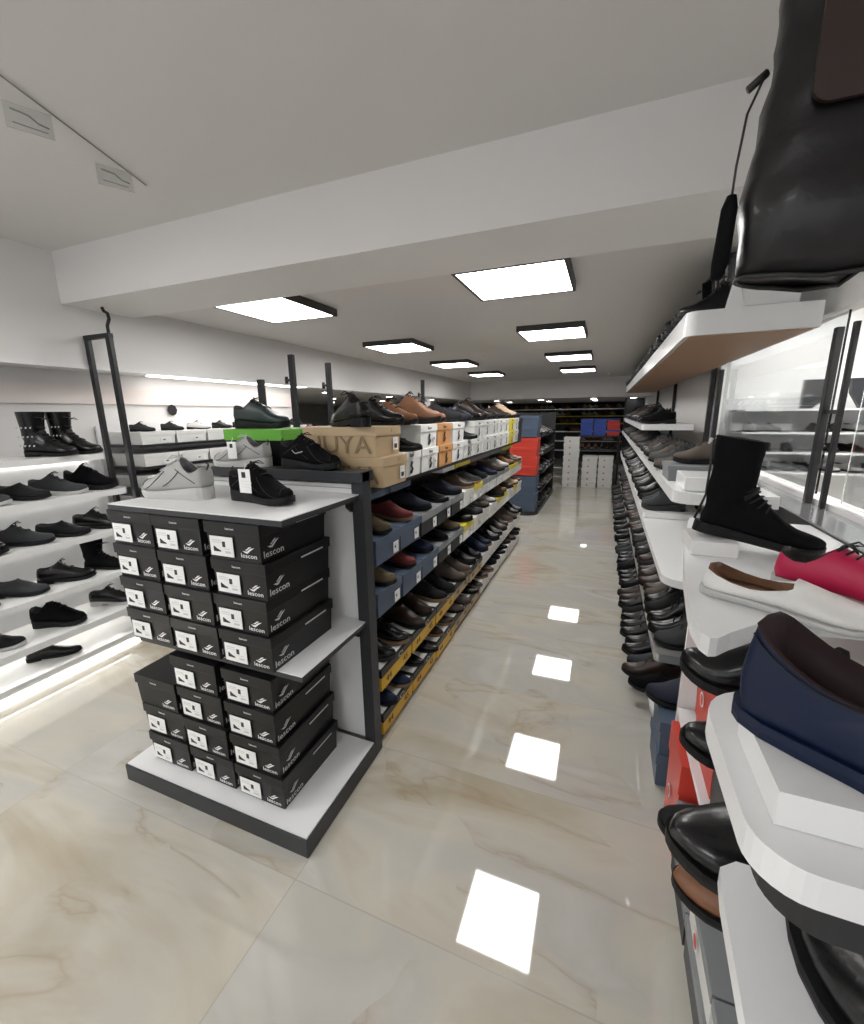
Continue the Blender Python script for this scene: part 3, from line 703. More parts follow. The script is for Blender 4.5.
# ------------------------------------------------------------------ far end of the shop
def stack(x, y, n, label, group, w=.25, h=.125, cm=M_card_white, mk='round', z0=0.001, rz=0):
    for q in range(n):
        carton(label % ORD[q], (x + rnd.uniform(-.004, .004), y, z0 + q * (h + .001)), rz, w, .34, h, cm, mark=mk, group=group)
stack(-.60, 9.2, 8, 'white shoe box in the tall stack right behind the second gondola, %s from the floor', 'tall white stack', w=.30)
stack(-.24, 9.3, 5, 'white shoe box in the low stack under the far table, %s from the floor', 'low white stacks', w=.29)
stack(.06, 9.3, 5, 'white shoe box in the low stack by the grey pile, %s from the floor', 'low white stacks', w=.28)
stack(.36, 9.9, 3, 'grey and red shoe box piled by the far rack end, %s from the floor', 'grey pile', w=.28, cm=M_card_grey)
T = thing('display_table', 'low black table with shoes and stacked coloured boxes at the far end', 'table', (-.10, 9.9, 0))
m = MB(); m.box(-.42, .42, -.25, .25, .70, .74, M_blackmetal, .003); m.box(-.42, .42, -.25, .25, .98, 1.01, M_blackmetal, .003); m.build('shelf', T)
for sx in (-.39, .39):
    for sy in (-.22, .22):
        m = MB(); m.box(sx - .015, sx + .015, sy - .015, sy + .015, 0, .98, M_blackmetal); m.build('leg', T)
for j in range(6): shoe_mid('derby', rnd.choice(('dark brown leather', 'tan leather', 'black leather')), 'small brown or black shoe on the far black table', (-.44 + j * .135, 9.85, .742), -PI / 2, simple=True, group='shoes on the far table')
for j, (cm, cn) in enumerate(((M_card_rblue, 'royal blue'), (M_card_rblue, 'royal blue'), (M_card_red, 'red'))):
    for q in range(3):
        carton('%s shoe box on the far table, %s layer, %s pile' % (cn, ORD[q], ORD[j]), (-.36 + j * .26, 9.9, 1.012 + q * .115), 0, .25, .33, .112, cm, cm if q % 2 else M_card_rblue, group='coloured boxes on the far table')
R_ = thing('wall_rack', 'dark wall rack full of small shoes against the black back wall', 'rack', (0, 14.8, 0))
for q, z in enumerate((.3, .6, .9, 1.15, 1.38, 1.6)):
    m = MB(); m.box(-4.2, .55, -.15, .2, z - .02, z, M_blackmetal); m.box(-4.2, .55, -.16, -.15, z - .03, z + .004, M_card_lemon if q in (3, 4) else M_lip); m.build('shelf', R_)
for z in (.6, .9, 1.15, 1.38, 1.6):
    for j in range(28):
        x = -4.1 + j * .165
        if z < 1.1 and x < -1.2: continue
        shoe_mid('derby', rnd.choice(('black leather', 'tan leather', 'tan leather', 'beige suede', 'light grey leather')), 'tiny shoe on the rack against the black back wall', (x, 14.70, z + .001), -PI / 2 + .6, simple=True, scale=(1., 1.2, 1.3), group='shoes on the back wall rack')
C_ = MB(); C_.box(.40, .80, 11.2, 11.6, 0, 1.8, M_backblack); structure('pillar_black', C_)

# ------------------------------------------------------------------ shelving on the wall opposite the aisle (left)
W = thing('wall_shelving', 'white lit wall shelving with rounded boards holding single shoes', 'shelving unit', (0, 0, 0))
m = MB(); m.box(-3.045, -3.025, -1.0, 1.78, 0, 1.30, M_white); m.build('back_panel', W)
m = MB(); m.box(-3.02, -2.96, -1.0, 1.78, 0, .10, M_white); m.build('plinth', W)
m = MB(); m.box(-2.955, -2.945, -1.0, 1.78, .018, .040, M_strip); m.build('light_strip', W)
SHL = [1.302, 1.085, .845, .585, .345]
for z in SHL:
    m = MB(); m.box(-3.022, -3.008, -1.0, 1.70, z - .050, z - .037, M_strip); m.build('light_strip', W)
for z, yend, xf in zip(SHL, (1.66, 1.74, 1.74, 1.74, 1.74), (-2.74, -2.72, -2.72, -2.70, -2.70)):
    m = MB(); m.prism(round_poly(-3.024, xf, -1.0, yend, (0, 0, .05, 0)), z - .035, z, M_whitegloss); s = m.build('shelf', W)
m = MB(); m.prism(round_poly(-3.024, -2.72, -1.0, 1.74, (0, 0, .05, 0)), .13, .165, M_whitegloss); m.build('shelf', W)
m = MB(); m.box(-3.02, -3.012, -1.0, 1.74, .12, .128, M_strip); m.build('light_strip', W)
# black slotted poles with their hooked cable
P_ = thing('slotted_pole', 'pair of tall black slotted poles with a hook at the end of the wall shelving', 'pole', (0, 0, 0))
m = MB(); m.box(-2.775, -2.738, 1.78, 1.805, 0, 1.98, M_darkpost, .002); m.build('pole', P_)
m = MB(); m.box(-2.972, -2.938, 1.78, 1.805, 0, 1.98, M_darkpost, .002); m.build('pole', P_)
m = MB(); m.box(-2.972, -2.738, 1.778, 1.807, 1.965, 1.99, M_darkpost, .002); m.build('cross_bar', P_)
m = MB(); m.tube([(-2.75, 1.79, 1.985), (-2.75, 1.79, 2.03), (-2.725, 1.79, 2.065), (-2.73, 1.79, 2.095), (-2.76, 1.79, 2.11), (-2.77, 1.79, 2.13)], .009, M_black, 8); m.build('hook', P_)
# shoes on the wall shelving
def shelf_name(q): return ['top', 'second', 'third', 'fourth', 'fifth'][q]
o = shoe('boot', 'black leather', 'quilted black boot by the slotted poles on the top wall shelf', (-2.95, 1.50, 1.303), .55, lace=LACE_b, scale=(.85, 1.25, .95))
m = MB()
for q in range(9): m.tube([(.055 + (q % 3) * .02, -.047, .06 + (q // 3) * .05), (.06 + (q % 3) * .02, -.047, .066 + (q // 3) * .05)], .003, M_silver, 6)
m.build('rivet', o)
o = shoe('boot', 'black leather', 'quilted black boot, second from the slotted poles on the top wall shelf', (-2.93, 1.36, 1.303), .55, lace=LACE_b, scale=(.85, 1.25, .95))
m = MB()
for sgn in (-1, 1):
    for q in range(12): m.tube([(.02 + (q % 4) * .025, sgn * (.047), .06 + (q // 4) * .05), (.026 + (q % 4) * .025, sgn * .049, .066 + (q // 4) * .05)], .0035, M_silver, 6)
m.build('rivet', o)
shoe('boot', 'black suede', 'black strapped boot standing alone near the edge of the top wall shelf', (-2.86, .93, 1.303), -.6, scale=.85)
LF = [['black fabric', 'dark grey mesh', 'black suede', 'dark grey mesh', 'black fabric'], ['black leather', 'black suede', 'dark grey mesh', 'black leather'], ['black fabric', 'black leather', 'dark grey mesh', 'black suede'], ['black leather', 'black fabric', 'black suede'], ['black leather', 'black fabric']]
for q, (z, fl) in enumerate(zip(SHL[1:] , LF[:4])):
    n = len(fl); ys = [1.60 - j * (.17, .19, .22, .30)[q] for j in range(n)]
    for j, (yy, f) in enumerate(zip(ys, fl)):
        kd = ('sneaker', 'derby', 'loafer', 'derby')[(q + j) % 4] if q != 2 else ('boot', 'derby', 'loafer')[j % 3]
        shoe_mid(kd, f, '%s %s, %s from the slotted poles on the %s wall shelf' % (f, TALK[kd], ORD[j], shelf_name(q + 1)), (-2.84, yy, z + .001), rnd.uniform(.5, .95), sole=S_white if (q == 0 and j % 2) or (q == 3 and j != 1) else S_black, scale=(.88, 1.1, .75 if kd == 'boot' else 1.1), group='shoes on the wall shelving')
shoe_mid('loafer', 'black leather', 'single black slip-on above the light strip on the lowest wall board', (-2.86, 1.25, .166), .9, scale=.85, group='shoes on the wall shelving')
# white stepped riser cards under some shoes
# second run of wall shelving behind the poles: rows of white boxes
V = thing('box_rack', 'black wall rack behind the slotted poles lined with white shoe boxes', 'rack', (0, 0, 0))
m = MB(); m.box(-3.31, -3.29, 1.95, 4.0, .1, 1.45, M_white); m.build('back_panel', V)
VZ = (.72, .87, 1.02, 1.17, 1.32)
for z in VZ:
    m = MB(); m.box(-3.28, -2.92, 1.98, 4.0, z - .018, z, M_blackmetal); m.build('shelf', V)
for zi, z in enumerate(VZ):
    for j in range(7):
        carton('white shoe box, %s from the poles on the %s shelf of the black wall rack' % (ORD[j], ['lowest', 'second', 'third', 'fourth', 'highest'][zi]), (-3.09, 2.13 + j * .268, z + .001), PI / 2, .262, .33, .085, M_card_white, sticker='plain', spos=(.05, .3), ssize=(.08, .035), simple=True, group='white boxes on the black wall rack')
for j in range(8):
    shoe_mid('derby', rnd.choice(('black leather', 'dark grey mesh', 'white leather')), 'small shoe on the white boxes of the black wall rack highest shelf', (-3.04, 2.1 + j * .23, 1.407), rnd.uniform(.2, .8), simple=True, scale=.6, group='shoes on the wall rack top')
m = MB(); m.disc((0, 0, 0), .045, M_black, n=8); m.disc((0, 0, .001), .02, M_card_dark); o = m.build('wall_socket'); o.location = (-3.30, 2.55, 1.56); o.rotation_euler = (0, PI / 2, 0)
tag(o, 'small round black socket on the white wall above the box rack', 'socket')
# red and dark goods by the end of that rack
for j in range(5):
    shoe_mid('sneaker', ('fuchsia leather', 'burgundy suede', 'black fabric')[j % 3], 'small red or black sneaker at the far end of the black wall rack', (-2.80, 3.2 + j * .16, 1.30), .4, simple=True, scale=.8, group='red sneakers on the clip shelf')
m = MB(); m.box(-2.93, -2.62, 3.05, 4.0, 1.28, 1.299, M_blackmetal); m.box(-2.90, -2.86, 3.05, 3.09, 0, 1.28, M_blackmetal); m.box(-2.90, -2.86, 3.95, 3.99, 0, 1.28, M_blackmetal); o = m.build('clip_shelf'); tag(o, 'narrow black shelf with red sneakers beyond the white box rack', 'shelf')
# white cabinet block in front of it
for j in range(3):
    pass

# ------------------------------------------------------------------ long rack on the aisle's other side
RK = thing('long_shoe_rack', 'long white wall rack crowded with dark shoes along the aisle', 'rack', (0, 0, 0))
RX = .29
def board(name, x0, y0, z0, z1, mtl, y1=8.6, x1=.655, rad=.06, under=None):
    m = MB(); m.prism(round_poly(x0, x1, y0, y1, (rad, 0, 0, 0)), z0, z1, mtl)
    if under: m.prism(round_poly(x0 + .02, x1 - .02, y0 + .02, y1 - .02, (rad, 0, 0, 0)), z0 - .004, z0 - .0005, under)
    return m.build(name, RK)
board('plinth', .34, 2.02, 0, .075, M_white, rad=0)
board('shelf', .30, 2.02, .075, .10, M_white)
board('shelf', RX, 2.05, .355, .395, M_lip, rad=.02)
board('shelf', RX, 2.05, .725, .760, M_whitegloss, rad=.10)
board('shelf', RX, 3.30, .762, .80, M_whitegloss, rad=.02)
board('shelf', RX, 2.02, 1.115, 1.165, M_whitegloss, rad=.08)
board('shelf', .30, 4.25, 1.335, 1.385, M_whitegloss, rad=.03, x1=.70)
board('shelf', .30, 2.28, 1.82, 1.92, M_whitegloss, rad=.05, under=M_wood, x1=.775)
for y in (4.25, 6.4, 8.4):
    m = MB(); m.box(.778, .812, y - .02, y + .02, 0, 2.15, M_blackmetal); m.build('upright', RK)
dark = ['black leather', 'black leather', 'black suede', 'black fabric', 'dark brown leather', 'black leather', 'dark grey mesh']
brown = ['dark brown leather', 'black suede', 'black leather', 'dark brown leather', 'black suede', 'taupe suede', 'dark grey mesh']
pale = ['taupe suede', 'dark grey mesh', 'black suede', 'dark brown leather', 'dark grey mesh']
def rackrow(z, x, y0, y1, step, fins, kinds, rowname, near=12, detail=3.6, sc=.95, jx=.015, zsc=1.35):
    y = y0; i = 0
    while y < y1:
        f = rnd.choice(fins); kd = rnd.choice(kinds)
        if i < near: lab = '%s %s, %s from the near end, %s' % (f, TALK[kd], ORD[i], rowname)
        else: lab = 'small dark shoe beyond the %s one on the %s' % (ORD[near - 1], rowname)
        shoe_mid(kd, f, lab, (x + rnd.uniform(-jx, jx), y, z + .001), PI + rnd.uniform(-.06, .06), simple=y > detail, sole=S_black if kd != 'sneaker' else rnd.choice((S_black, S_grey)), group=('nearer' if i < near else 'farther') + ' shoes of the ' + rowname, scale=(sc, sc * 1.1, sc * zsc))
        y += step; i += 1
rackrow(.10, .335, 2.22, 8.4, .108, dark, ['derby', 'derby', 'loafer'], "rack's lowest tier")
rackrow(.395, .42, 2.16, 8.4, .108, brown, ['sneaker', 'derby', 'boot'], "rack's silver edged tier", sc=.92)
rackrow(.80, .44, 3.42, 8.4, .110, dark, ['derby', 'sneaker'], "rack's middle tier")
rackrow(1.165, .44, 2.72, 8.4, .115, pale, ['sneaker', 'derby'], "rack's tray tier", zsc=1.1)
rackrow(1.385, .44, 4.40, 8.4, .12, dark, ['sneaker', 'derby'], "rack's eye height tier")
rackrow(1.92, .42, 2.46, 8.4, .115, dark, ['sneaker', 'boot', 'sneaker'], "rack's high brown bottomed tier", sc=.95, zsc=1.05)
# white riser boxes and trays of the tray tier
for y, l in ((2.17, 'white riser block at the near end of the tray tier, empty'),):
    m = MB(); m.box(.33, .56, 2.06, 2.30, 1.166, 1.225, M_whitegloss, .004); o = m.build('riser_block'); tag(o, l, 'riser')
o = carton('pale grey shoe tray with a shoe in it beside the white riser', (.46, 2.46, 1.166), PI / 2 + PI, .25, .33, .075, M_card_grey, group=None, name='shoe_tray', cat='tray')
shoe_mid('sneaker', 'taupe suede', 'taupe laced sneaker lying on the pale grey tray', (.47, 2.46, 1.243), PI, scale=.95)
# blue box and navy shoe below the silver edged tier
carton('slate blue shoe box under the near end of the silver edged tier', (.455, 1.80, .002), PI / 2 + PI, .24, .34, .15, M_card_blue, group='slate blue boxes by the floor')
carton('slate blue shoe box, second of the stack by the floor', (.455, 1.80, .153), PI / 2 + PI, .24, .34, .15, M_card_blue, group='slate blue boxes by the floor')
shoe_mid('loafer', 'navy fabric', 'navy slip-on with its toe over the aisle on the slate blue boxes', (.385, 1.84, .305), PI + .12, scale=(1., 1.3, 1.6))

# ------------------------------------------------------------------ near display unit
U = thing('near_display_unit', 'white display unit with rounded boards close beside the viewpoint', 'display unit', (0, 0, 0))
m = MB(); m.prism([(.66, .97), (.66, 1.75), (.310, 1.75), (.297, 1.70), (.250, 1.45), (.205, 1.15), (.182, .93), (.178, .86), (.182, .81), (.192, .79), (.205, .795), (.23, .825), (.29, .885), (.40, .94)], 1.085, 1.12, M_white); m.build('shelf', U)
m = MB(); m.prism([(.315, 1.57), (.64, 1.57), (.64, 1.59), (.315, 1.59)], .30, 1.084, M_whitegloss); m.build('side_panel', U)
m = MB(); m.prism(round_poly(.116, .62, .292, .50, (.035, 0, 0, .06)), 1.178, 1.205, M_white); m.build('shelf', U)
m = MB(); m.prism(round_poly(.132, .62, .300, .49, (.035, 0, 0, .06)), 1.145, 1.1775, M_blackmetal); m.build('shelf_rail', U)
m = MB(); m.prism([(.143, .10), (.62, .10), (.62, .53), (.19, .53), (.170, .515), (.165, .48)], .925, .95, M_white); m.build('shelf', U)
m = MB(); m.box(.33, .355, .503, .525, 0, 1.177, M_blackmetal); m.build('post', U)
m = MB(); m.box(.62, .66, .10, 1.55, 0, 1.084, M_white); m.build('back_panel', U)
m = MB(); m.box(.33, .62, .55, 1.55, .0, .06, M_white); m.build('plinth', U)
m = MB(); m.box(.31, .62, .55, 1.55, .45, .47, M_white); m.build('shelf', U)
m = MB(); m.box(.30, .62, .88, 1.17, .905, .925, M_whitegloss, .003); m.build('shelf', U)
Lg = thing('metal_ledge', 'glossy grey ledge with a black edge below the glass behind the boot', 'ledge', (0, 0, 0))
m = MB(); m.box(.672, XR - .001, .70, 4.1, 1.085, 1.12, M_steel, .002); m.build('top', Lg)
m = MB(); m.box(.662, .672, .70, 4.1, 1.07, 1.126, M_blackmetal); m.build('edge', Lg)
GP = thing('glass_frame', 'black vertical posts with clips holding the glass behind the ledge', 'frame', (0, 0, 0))
m = MB(); m.box(.788, .812, 2.17, 2.20, 1.121, 1.80, M_blackmetal, .002); m.build('post', GP)
m = MB(); m.box(.795, .812, 2.055, 2.075, 1.121, 1.80, M_blackmetal, .002); m.build('post', GP)
m = MB(); m.box(.798, .808, 2.075, 2.17, 1.48, 1.495, M_blackmetal); m.build('clip', GP)
m = MB(); m.box(.782, .812, 3.98, 4.02, 1.121, 1.80, M_blackmetal, .002); m.build('post', GP)

m = MB(); m.box(.238, .345, 1.275, 1.42, 1.1205, 1.160, M_whitegloss, .002); o = m.build('heel_block'); tag(o, 'white block under the heel of the tall black boot', 'riser')
KINDS['anklet'].update(tx=.40)
def hero_boot():
    g = shoe_geo('anklet', 32)
    o = thing('ankle_boot', 'tall black sock boot with rear zip, heel on a white block', 'boot', (.250, 1.355, 1.175), -.10)
    vs, fs = g['upper']; out = []
    for v in vs:
        v = Vector(v)
        if v.z > .13: v.x -= (v.z - .13) * .10 + max(0, v.x - .06) * (v.z - .13) * 1.6
        a = .0030 * math.sin(v.z * 120 + v.x * 60 + 2 * math.sin(v.y * 40)) + .003 * noise.noise(v * 26)
        if v.z > .05 and v.x < .16:
            d = Vector((v.x - .055, v.y, 0)).normalized(); v = v + d * a
        elif v.x >= .14: v.z += .0018 * math.sin(v.x * 130 + v.y * 50)
        out.append(v)
    m = MB(); m.add(out, fs, SH['black fabric'], True); u = m.build('upper', o)
    md = u.modifiers.new('smooth', 'SUBSURF'); md.levels = 1; md.render_levels = 1
    m = MB(); m.add(*g['sole'], S_black, False); m.build('sole', o)
    lv = []
    for v in g['lining'][0]:
        v = Vector(v)
        if v.z > .13: v.x -= (v.z - .13) * .10 + max(0, v.x - .06) * (v.z - .13) * 1.6
        lv.append(v)
    m = MB(); m.add(lv, g['lining'][1], LIN_dark, True); m.build('lining', o)
    m = MB(); pt = g['pt']
    for q in range(6):
        a = pt(8.0 + q * 1.4, PI / 2 - 1.1); b = pt(7.0 + q * 1.4, PI / 2); c = pt(8.0 + q * 1.4, PI / 2 + 1.1)
        ab = pt(7.6 + q * 1.4, PI / 2 - .55); bc = pt(7.6 + q * 1.4, PI / 2 + .55)
        m.tube([p + Vector((.001, 0, .0025)) for p in (a, ab, b, bc, c)], .0026, LACE_b, 6)
    m.build('straps', o)
    m = MB(); m.tube([(-.004, 0, .03), (.004, 0, .10), (-.010, 0, .2), (-.020, 0, .255)], .003, M_black, 6); m.tube([(-.022, 0, .252), (-.028, 0, .236)], [.005, .003], M_silver, 6); m.build('zip', o)
    o.rotation_euler = (0, math.atan(.05 / .30), -.10)
    return o
hero_boot()
KINDS['open_flat'] = dict(KINDS['loafer'], foot='round', zh=.012, zf=.008, block=False, over=1.0, hz=.070, tz=.062, tx=.60, dip=.026)
TALK['open_flat'] = 'flat'; WORD['open_flat'] = 'flat_shoe'
shoe('open_flat', 'white leather', 'white slip-on with brown lining near the corner of the white board', (.222, 1.03, 1.1215), -.50, sole=S_white, lining=LIN_brown, scale=(1.0, 1.35, .85))
shoe('sneaker', 'fuchsia leather', 'fuchsia sneaker with black laces behind the navy shoe', (.362, 1.085, 1.1215), -.55, sole=S_white, scale=(.95, 1.15, .85))
KINDS['flat'] = dict(KINDS['loafer'], foot='round', zh=.008, zf=.008, block=False, over=.99, hz=.084, tz=.080, tx=.50, dip=.030)
KINDS['round_toe'] = dict(KINDS['derby'], foot='round', laces=0, zf=.012, zh=.02)
TALK['round_toe'] = 'shoe'; WORD['round_toe'] = 'leather_shoe'
TALK['flat'] = 'flat shoe'; WORD['flat'] = 'flat_shoe'
carton('red shoe box standing on the middle board of the near unit', (.47, 1.27, .471), PI / 2 + PI, .24, .29, .15, M_card_red, mark='round', group='red boxes of the near unit')
carton('red shoe box on top of the other one in the near unit', (.46, 1.27, .622), PI / 2 + PI, .24, .29, .15, M_card_red, mark='round', group='red boxes of the near unit')
shoe_mid('flat', 'black leather', 'pointed black flat just under the corner of the white board', (.33, .98, .9265), PI - .12, scale=(.95, 1.2, 1.5))
carton('red shoe box low in the near unit with a pale print', (.44, 1.43, .062), PI / 2 + PI, .22, .29, .36, M_card_red, mark='round', group='low red boxes')
carton('black shoe box next to the red ones in the near unit', (.465, 1.075, .471), PI / 2 + PI, .13, .29, .22, M_card_dark)
shoe_mid('derby', 'dark grey mesh', 'grey patterned laced shoe on top of the red boxes', (.40, 1.27, .774), PI, scale=(1., 1.2, 1.4))
carton('tall slate grey shoe box under the big glossy black shoe', (.445, .645, .471), PI / 2 + PI, .185, .31, .385, M_card_dark)
shoe_mid('round_toe', 'black leather', 'large glossy black shoe with its round toe over the aisle', (.282, .640, .8575), PI + .28, scale=(1.05, 1.3, 1.2), sole=S_black)
carton('narrow white shoe box under the tan shoe', (.445, .795, .471), PI / 2 + PI, .11, .31, .10, M_card_white)
shoe_mid('round_toe', 'tan leather', 'tan shoe half hidden below the large glossy black one', (.345, .795, .5725), PI + .05, scale=(1.05, 1.1, 1.1))
carton('narrow slate blue box behind the white one in the near unit', (.445, .925, .471), PI / 2 + PI, .13, .31, .10, M_card_blue)
shoe_mid('round_toe', 'black suede', 'dull black shoe behind the large glossy one', (.325, .925, .5725), PI + .05, scale=(1., 1.1, 1.2))
shoe_mid('round_toe', 'black leather', 'glossy black slip-on hanging over the red box edge', (.375, 1.07, .692), PI + .1, scale=(1., 1.25, 1.35))
for j in range(3):
    carton('dark grey shoe box in the floor row of the near unit, %s from the post' % ORD[j], (.44, .68 + j * .25, .061), PI / 2 + PI, .245, .30, .13, M_card_dark, M_card_grey, .25, group='floor row boxes of the near unit')
    carton('pale grey shoe box, %s from the post in the near unit' % ORD[j], (.44, .68 + j * .25, .192), PI / 2 + PI, .245, .30, .12, M_card_white, M_card_grey, .25, mark='round', group='second row boxes of the near unit')
m = MB(); m.prism([(.134, .325), (.200, .325), (.200, .44), (.150, .44), (.134, .42)], 1.2055, 1.234, M_whitegloss); o = m.build('shoe_block'); tag(o, 'white block under the heel of the navy shoe', 'riser')
def hero_navy():
    g = shoe_geo('flat', 32)
    o = thing('navy_shoe', 'large navy leather shoe on a white block at the picture edge', 'shoe', (.132, .422, 1.235), -.66)
    m = MB(); m.add(*g['upper'], SH['navy leather'], True); u = m.build('upper', o); md = u.modifiers.new('smooth', 'SUBSURF'); md.levels = 1; md.render_levels = 2
    m = MB(); m.add(*g['sole'], SH['navy leather'], False); m.build('sole', o)
    m = MB(); m.add(*g['lining'], mat('lining_maroon', (.018, .005, .006), .7), True); m.build('lining', o)
    m = MB(); pt = g['pt']
    for sgn in (-1, 1):
        m.tube([pt(16.5, -PI / 2 + sgn * (.3 + .25 * q)) * 1.0 + Vector((0, sgn * .0008, 0)) for q in range(8)], .0009, S_black, 5)
    m.build('side_seam', o)
    o.scale = (1.05, 1.1, 1.12)
hero_navy()
o = shoe('derby', 'black leather', 'black leather shoe lying on the lowest white board at the frame edge', (.325, .215, .951), 1.84, scale=(1.0, 1.1, 1.1))

# the black patent bag hanging high beside the rack
def bag():
    o = thing('leather_bag', 'huge black patent leather bag hanging at the upper picture edge', 'bag', (.297, .80, 1.685), .0)
    n = 40; hgt = .52; m = MB(); vs = []; rows = 30
    for i in range(rows + 1):
        t = i / rows; z = t * hgt; wx = .135 - .012 * t + .006 * math.sin(t * 9); wy = .065 * (1 - .35 * t) * (min(1, .35 + 5 * t)) ** .5
        for j in range(n):
            a = 2 * PI * j / n; cx = math.copysign(abs(math.cos(a)) ** .6, math.cos(a)); cy = math.copysign(abs(math.sin(a)) ** .7, math.sin(a))
            p = Vector((cx * wx, cy * wy, z + (.10 * max(0, cx + .3) ** 2 * (1 - t) ** 4) - .02 * (1 - t) ** 3 * (1 - abs(cx))))
            q = p + Vector((cx, cy, 0)).normalized() * (.004 * noise.noise(Vector((p.x * 6, p.y * 8, p.z * 26))) + .004 * noise.noise(p * 40))
            vs.append(q)
    fs = [(i * n + j, i * n + (j + 1) % n, (i + 1) * n + (j + 1) % n, (i + 1) * n + j) for i in range(rows) for j in range(n)]
    fs += [tuple(range(n - 1, -1, -1)), tuple(rows * n + j for j in range(n))]
    pm = mat('patent_leather', (.005, .004, .005), .36, spec=.4, var=.4, bump=1., scale=26, coat=.05)
    m.add(vs, fs, pm, True); m.build('body', o)
    m = MB(); m.tube([vs[j] + Vector((0, 0, -.001)) for j in range(n)] + [vs[0]], .0035, M_black, 6); m.build('piping', o)
    bm_ = mat('worn_brown_leather', (.022, .009, .006), .5, var=.5, scale=14, bump=.5)
    m = MB(); m.prism(round_poly(-.115, .05, 0, .13, (.02, .02, .02, .02)), 0, .006, bm_, Matrix.Translation((.02, -.060, .17)) @ Matrix.Rotation(PI / 2, 4, 'X')); m.build('pocket', o)
    for sx in (-.08, .08):
        m = MB(); m.tube([(sx, 0, .50), (sx, 0, .62), (sx * .6, 0, .735)], .008, M_black, 8); m.build('strap', o)
    m = MB(); m.tube([(-.135, -.01, .24), (-.15, -.015, .20), (-.155, -.015, .14), (-.156, -.015, .10)], .0016, M_black, 6); m.tube([(-.13, 0, .25), (-.15, 0, .235)], .005, M_black, 6); m.build('cord', o)
    m = MB(); m.tube([(-.156, -.015, .105), (-.157, -.015, .09), (-.160, -.015, .02), (-.163, -.015, .0)], [.006, .010, .011, .007], SH['black fabric'], 12); m.build('tassel', o)
    m = MB(); m.tube([(-.075, 0, .735), (.075, 0, .735)], .006, M_blackmetal, 8); m.build('hanger_rod', o)
bag()
# white risers near the top tier
m = MB(); m.box(.50, .70, 2.30, 2.36, 1.921, 2.06, M_whitegloss, .006); o = m.build('riser_box'); tag(o, 'white riser box at the near end of the high tier', 'riser')
m = MB(); m.prism([(0, 0), (.07, 0), (.055, .05), (.035, .13), (.028, .16)], -.006, .006, M_whitegloss, Matrix.Translation((.44, 2.30, 1.921)) @ Matrix.Rotation(PI / 2, 4, 'X')); o = m.build('price_stand'); tag(o, 'slim white wedge stand at the front of the high tier', 'stand')

# ------------------------------------------------------------------ alcove goods seen through the glass
AL = thing('alcove_shelving', 'white shelves in the bright alcove behind the glass', 'shelving unit', (0, 4.0, 0))
for z in (1.06, 1.20, 1.34, 1.50):
    m = MB(); m.box(.93, 2.6, -.25, .14, z - .012, z, M_whitegloss); m.build('shelf', AL)
m = MB(); m.box(.93, 2.6, .13, .145, .2, 1.5, M_white); m.build('back_panel', AL)
for z in (1.06, 1.20, 1.34):
    for j in range(10):
        x = 1.0 + j * .125
        if rnd.random() < .2: continue
        f = 'fuchsia leather' if (j in (6, 7) and z > 1.1) else rnd.choice(('black leather', 'black fabric', 'dark grey mesh', 'light grey leather', 'black suede'))
        shoe_mid('loafer', f, ('small %s shoe behind the glass' % ('red' if f[0] == 'f' else 'dark or grey')), (x, 3.90, z + .001), -PI / 2 + rnd.uniform(-.5, .5), simple=True, scale=.75, group='red shoes in the alcove' if f[0] == 'f' else 'shoes in the alcove')
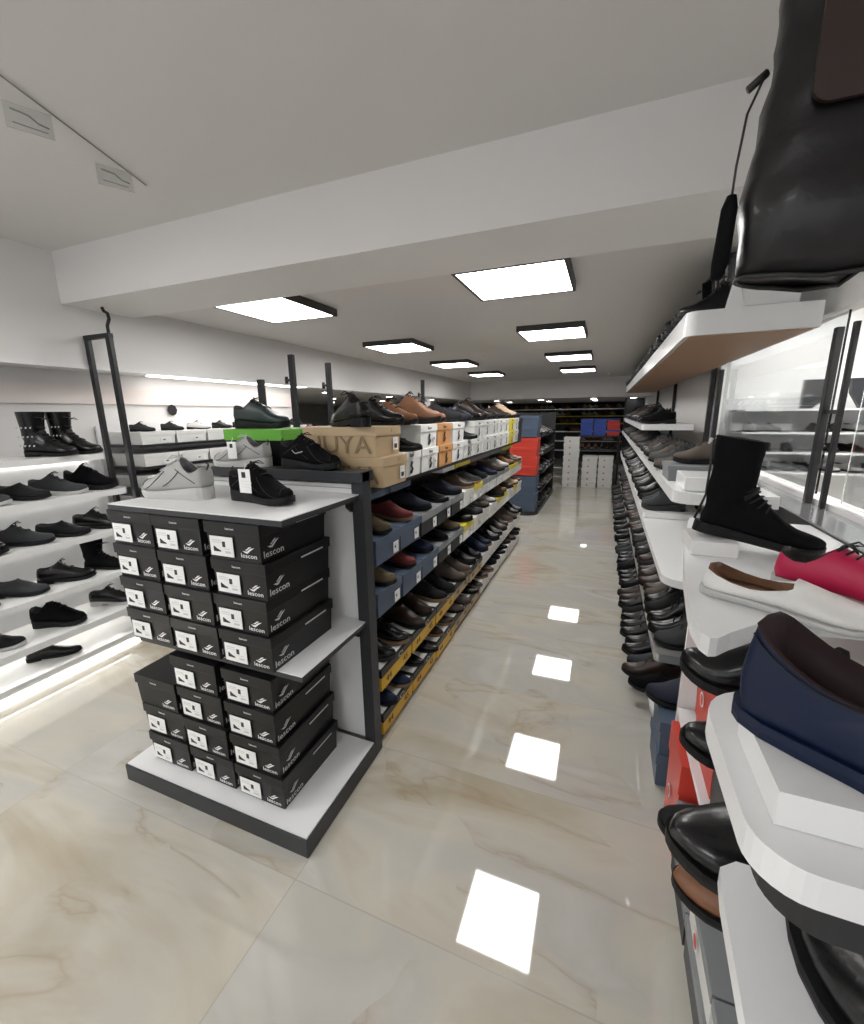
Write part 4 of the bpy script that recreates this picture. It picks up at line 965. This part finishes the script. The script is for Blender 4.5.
for x, l in ((1.30, 'black arch shaped boot shaft panel on the alcove top shelf, first'), (1.55, 'second black curved panel on the alcove top shelf')):
    m = MB(); m.prism([(0, 0), (.06, 0), (.12, .05), (.13, .2), (0, .2)] if x < 1.4 else [(.13, 0), (.07, 0), (.01, .1), (0, .2), (.13, .2)], -.02, .02, M_card_dark, Matrix.Translation((x, 3.92, 1.501)) @ Matrix.Rotation(PI / 2, 4, 'X')); o = m.build('curved_panel'); tag(o, l, 'panel')
light_panel(1.7, 2.6, 'panel light in the alcove behind the glass', z=2.26)
light_panel(1.3, 1.3, 'added fill panel light in the alcove, by the viewpoint', z=2.26)  # extra lamp added to brighten the alcove shelves
light_panel(1.3, 3.4, 'second panel light in the alcove, closer to its shelves', z=2.26)
mb = MB(); mb.box(XR + .08, 3.0, .6, 4.2, 2.30, 2.4, M_ceil); structure('ceiling_alcove', mb)

# ------------------------------------------------------------------ camera, light, view
f_, yaw, pitch, roll = 426.85, -0.38169, 0.225585, -0.014053
cy, sy = math.cos(yaw), math.sin(yaw); ff = Vector((sy, cy, 0)); r = Vector((cy, -sy, 0)); u = Vector((0, 0, 1))
cp, sp = math.cos(pitch), math.sin(pitch); f2 = ff * cp - u * sp; u2 = u * cp + ff * sp
cr, sr = math.cos(roll), math.sin(roll); r3 = r * cr + u2 * sr; u3 = u2 * cr - r * sr
cam = bpy.data.cameras.new('camera'); cam.sensor_fit = 'HORIZONTAL'; cam.sensor_width = 36; cam.lens = 36 * f_ / 864; cam.clip_start = .02; cam.clip_end = 60
co = bpy.data.objects.new('camera', cam); COL.objects.link(co)
Mx = Matrix((r3, u3, -f2)).transposed().to_4x4(); Mx.translation = Vector((0, 0, 1.5)); co.matrix_world = Mx
SC.camera = co
w = bpy.data.worlds.new('sky'); SC.world = w; w.use_nodes = True
w.node_tree.nodes['Background'].inputs[0].default_value = (.92, .96, 1, 1); w.node_tree.nodes['Background'].inputs[1].default_value = .8
SC.view_settings.view_transform = 'Standard'; SC.view_settings.look = 'None'; SC.view_settings.gamma = 1; SC.view_settings.use_curve_mapping = False
SC.view_settings.exposure = 1.0
SC.cycles.max_bounces = 8; SC.cycles.diffuse_bounces = 4; SC.cycles.glossy_bounces = 4; SC.cycles.transmission_bounces = 6
SC.cycles.use_denoising = True; SC.cycles.sample_clamp_indirect = 6
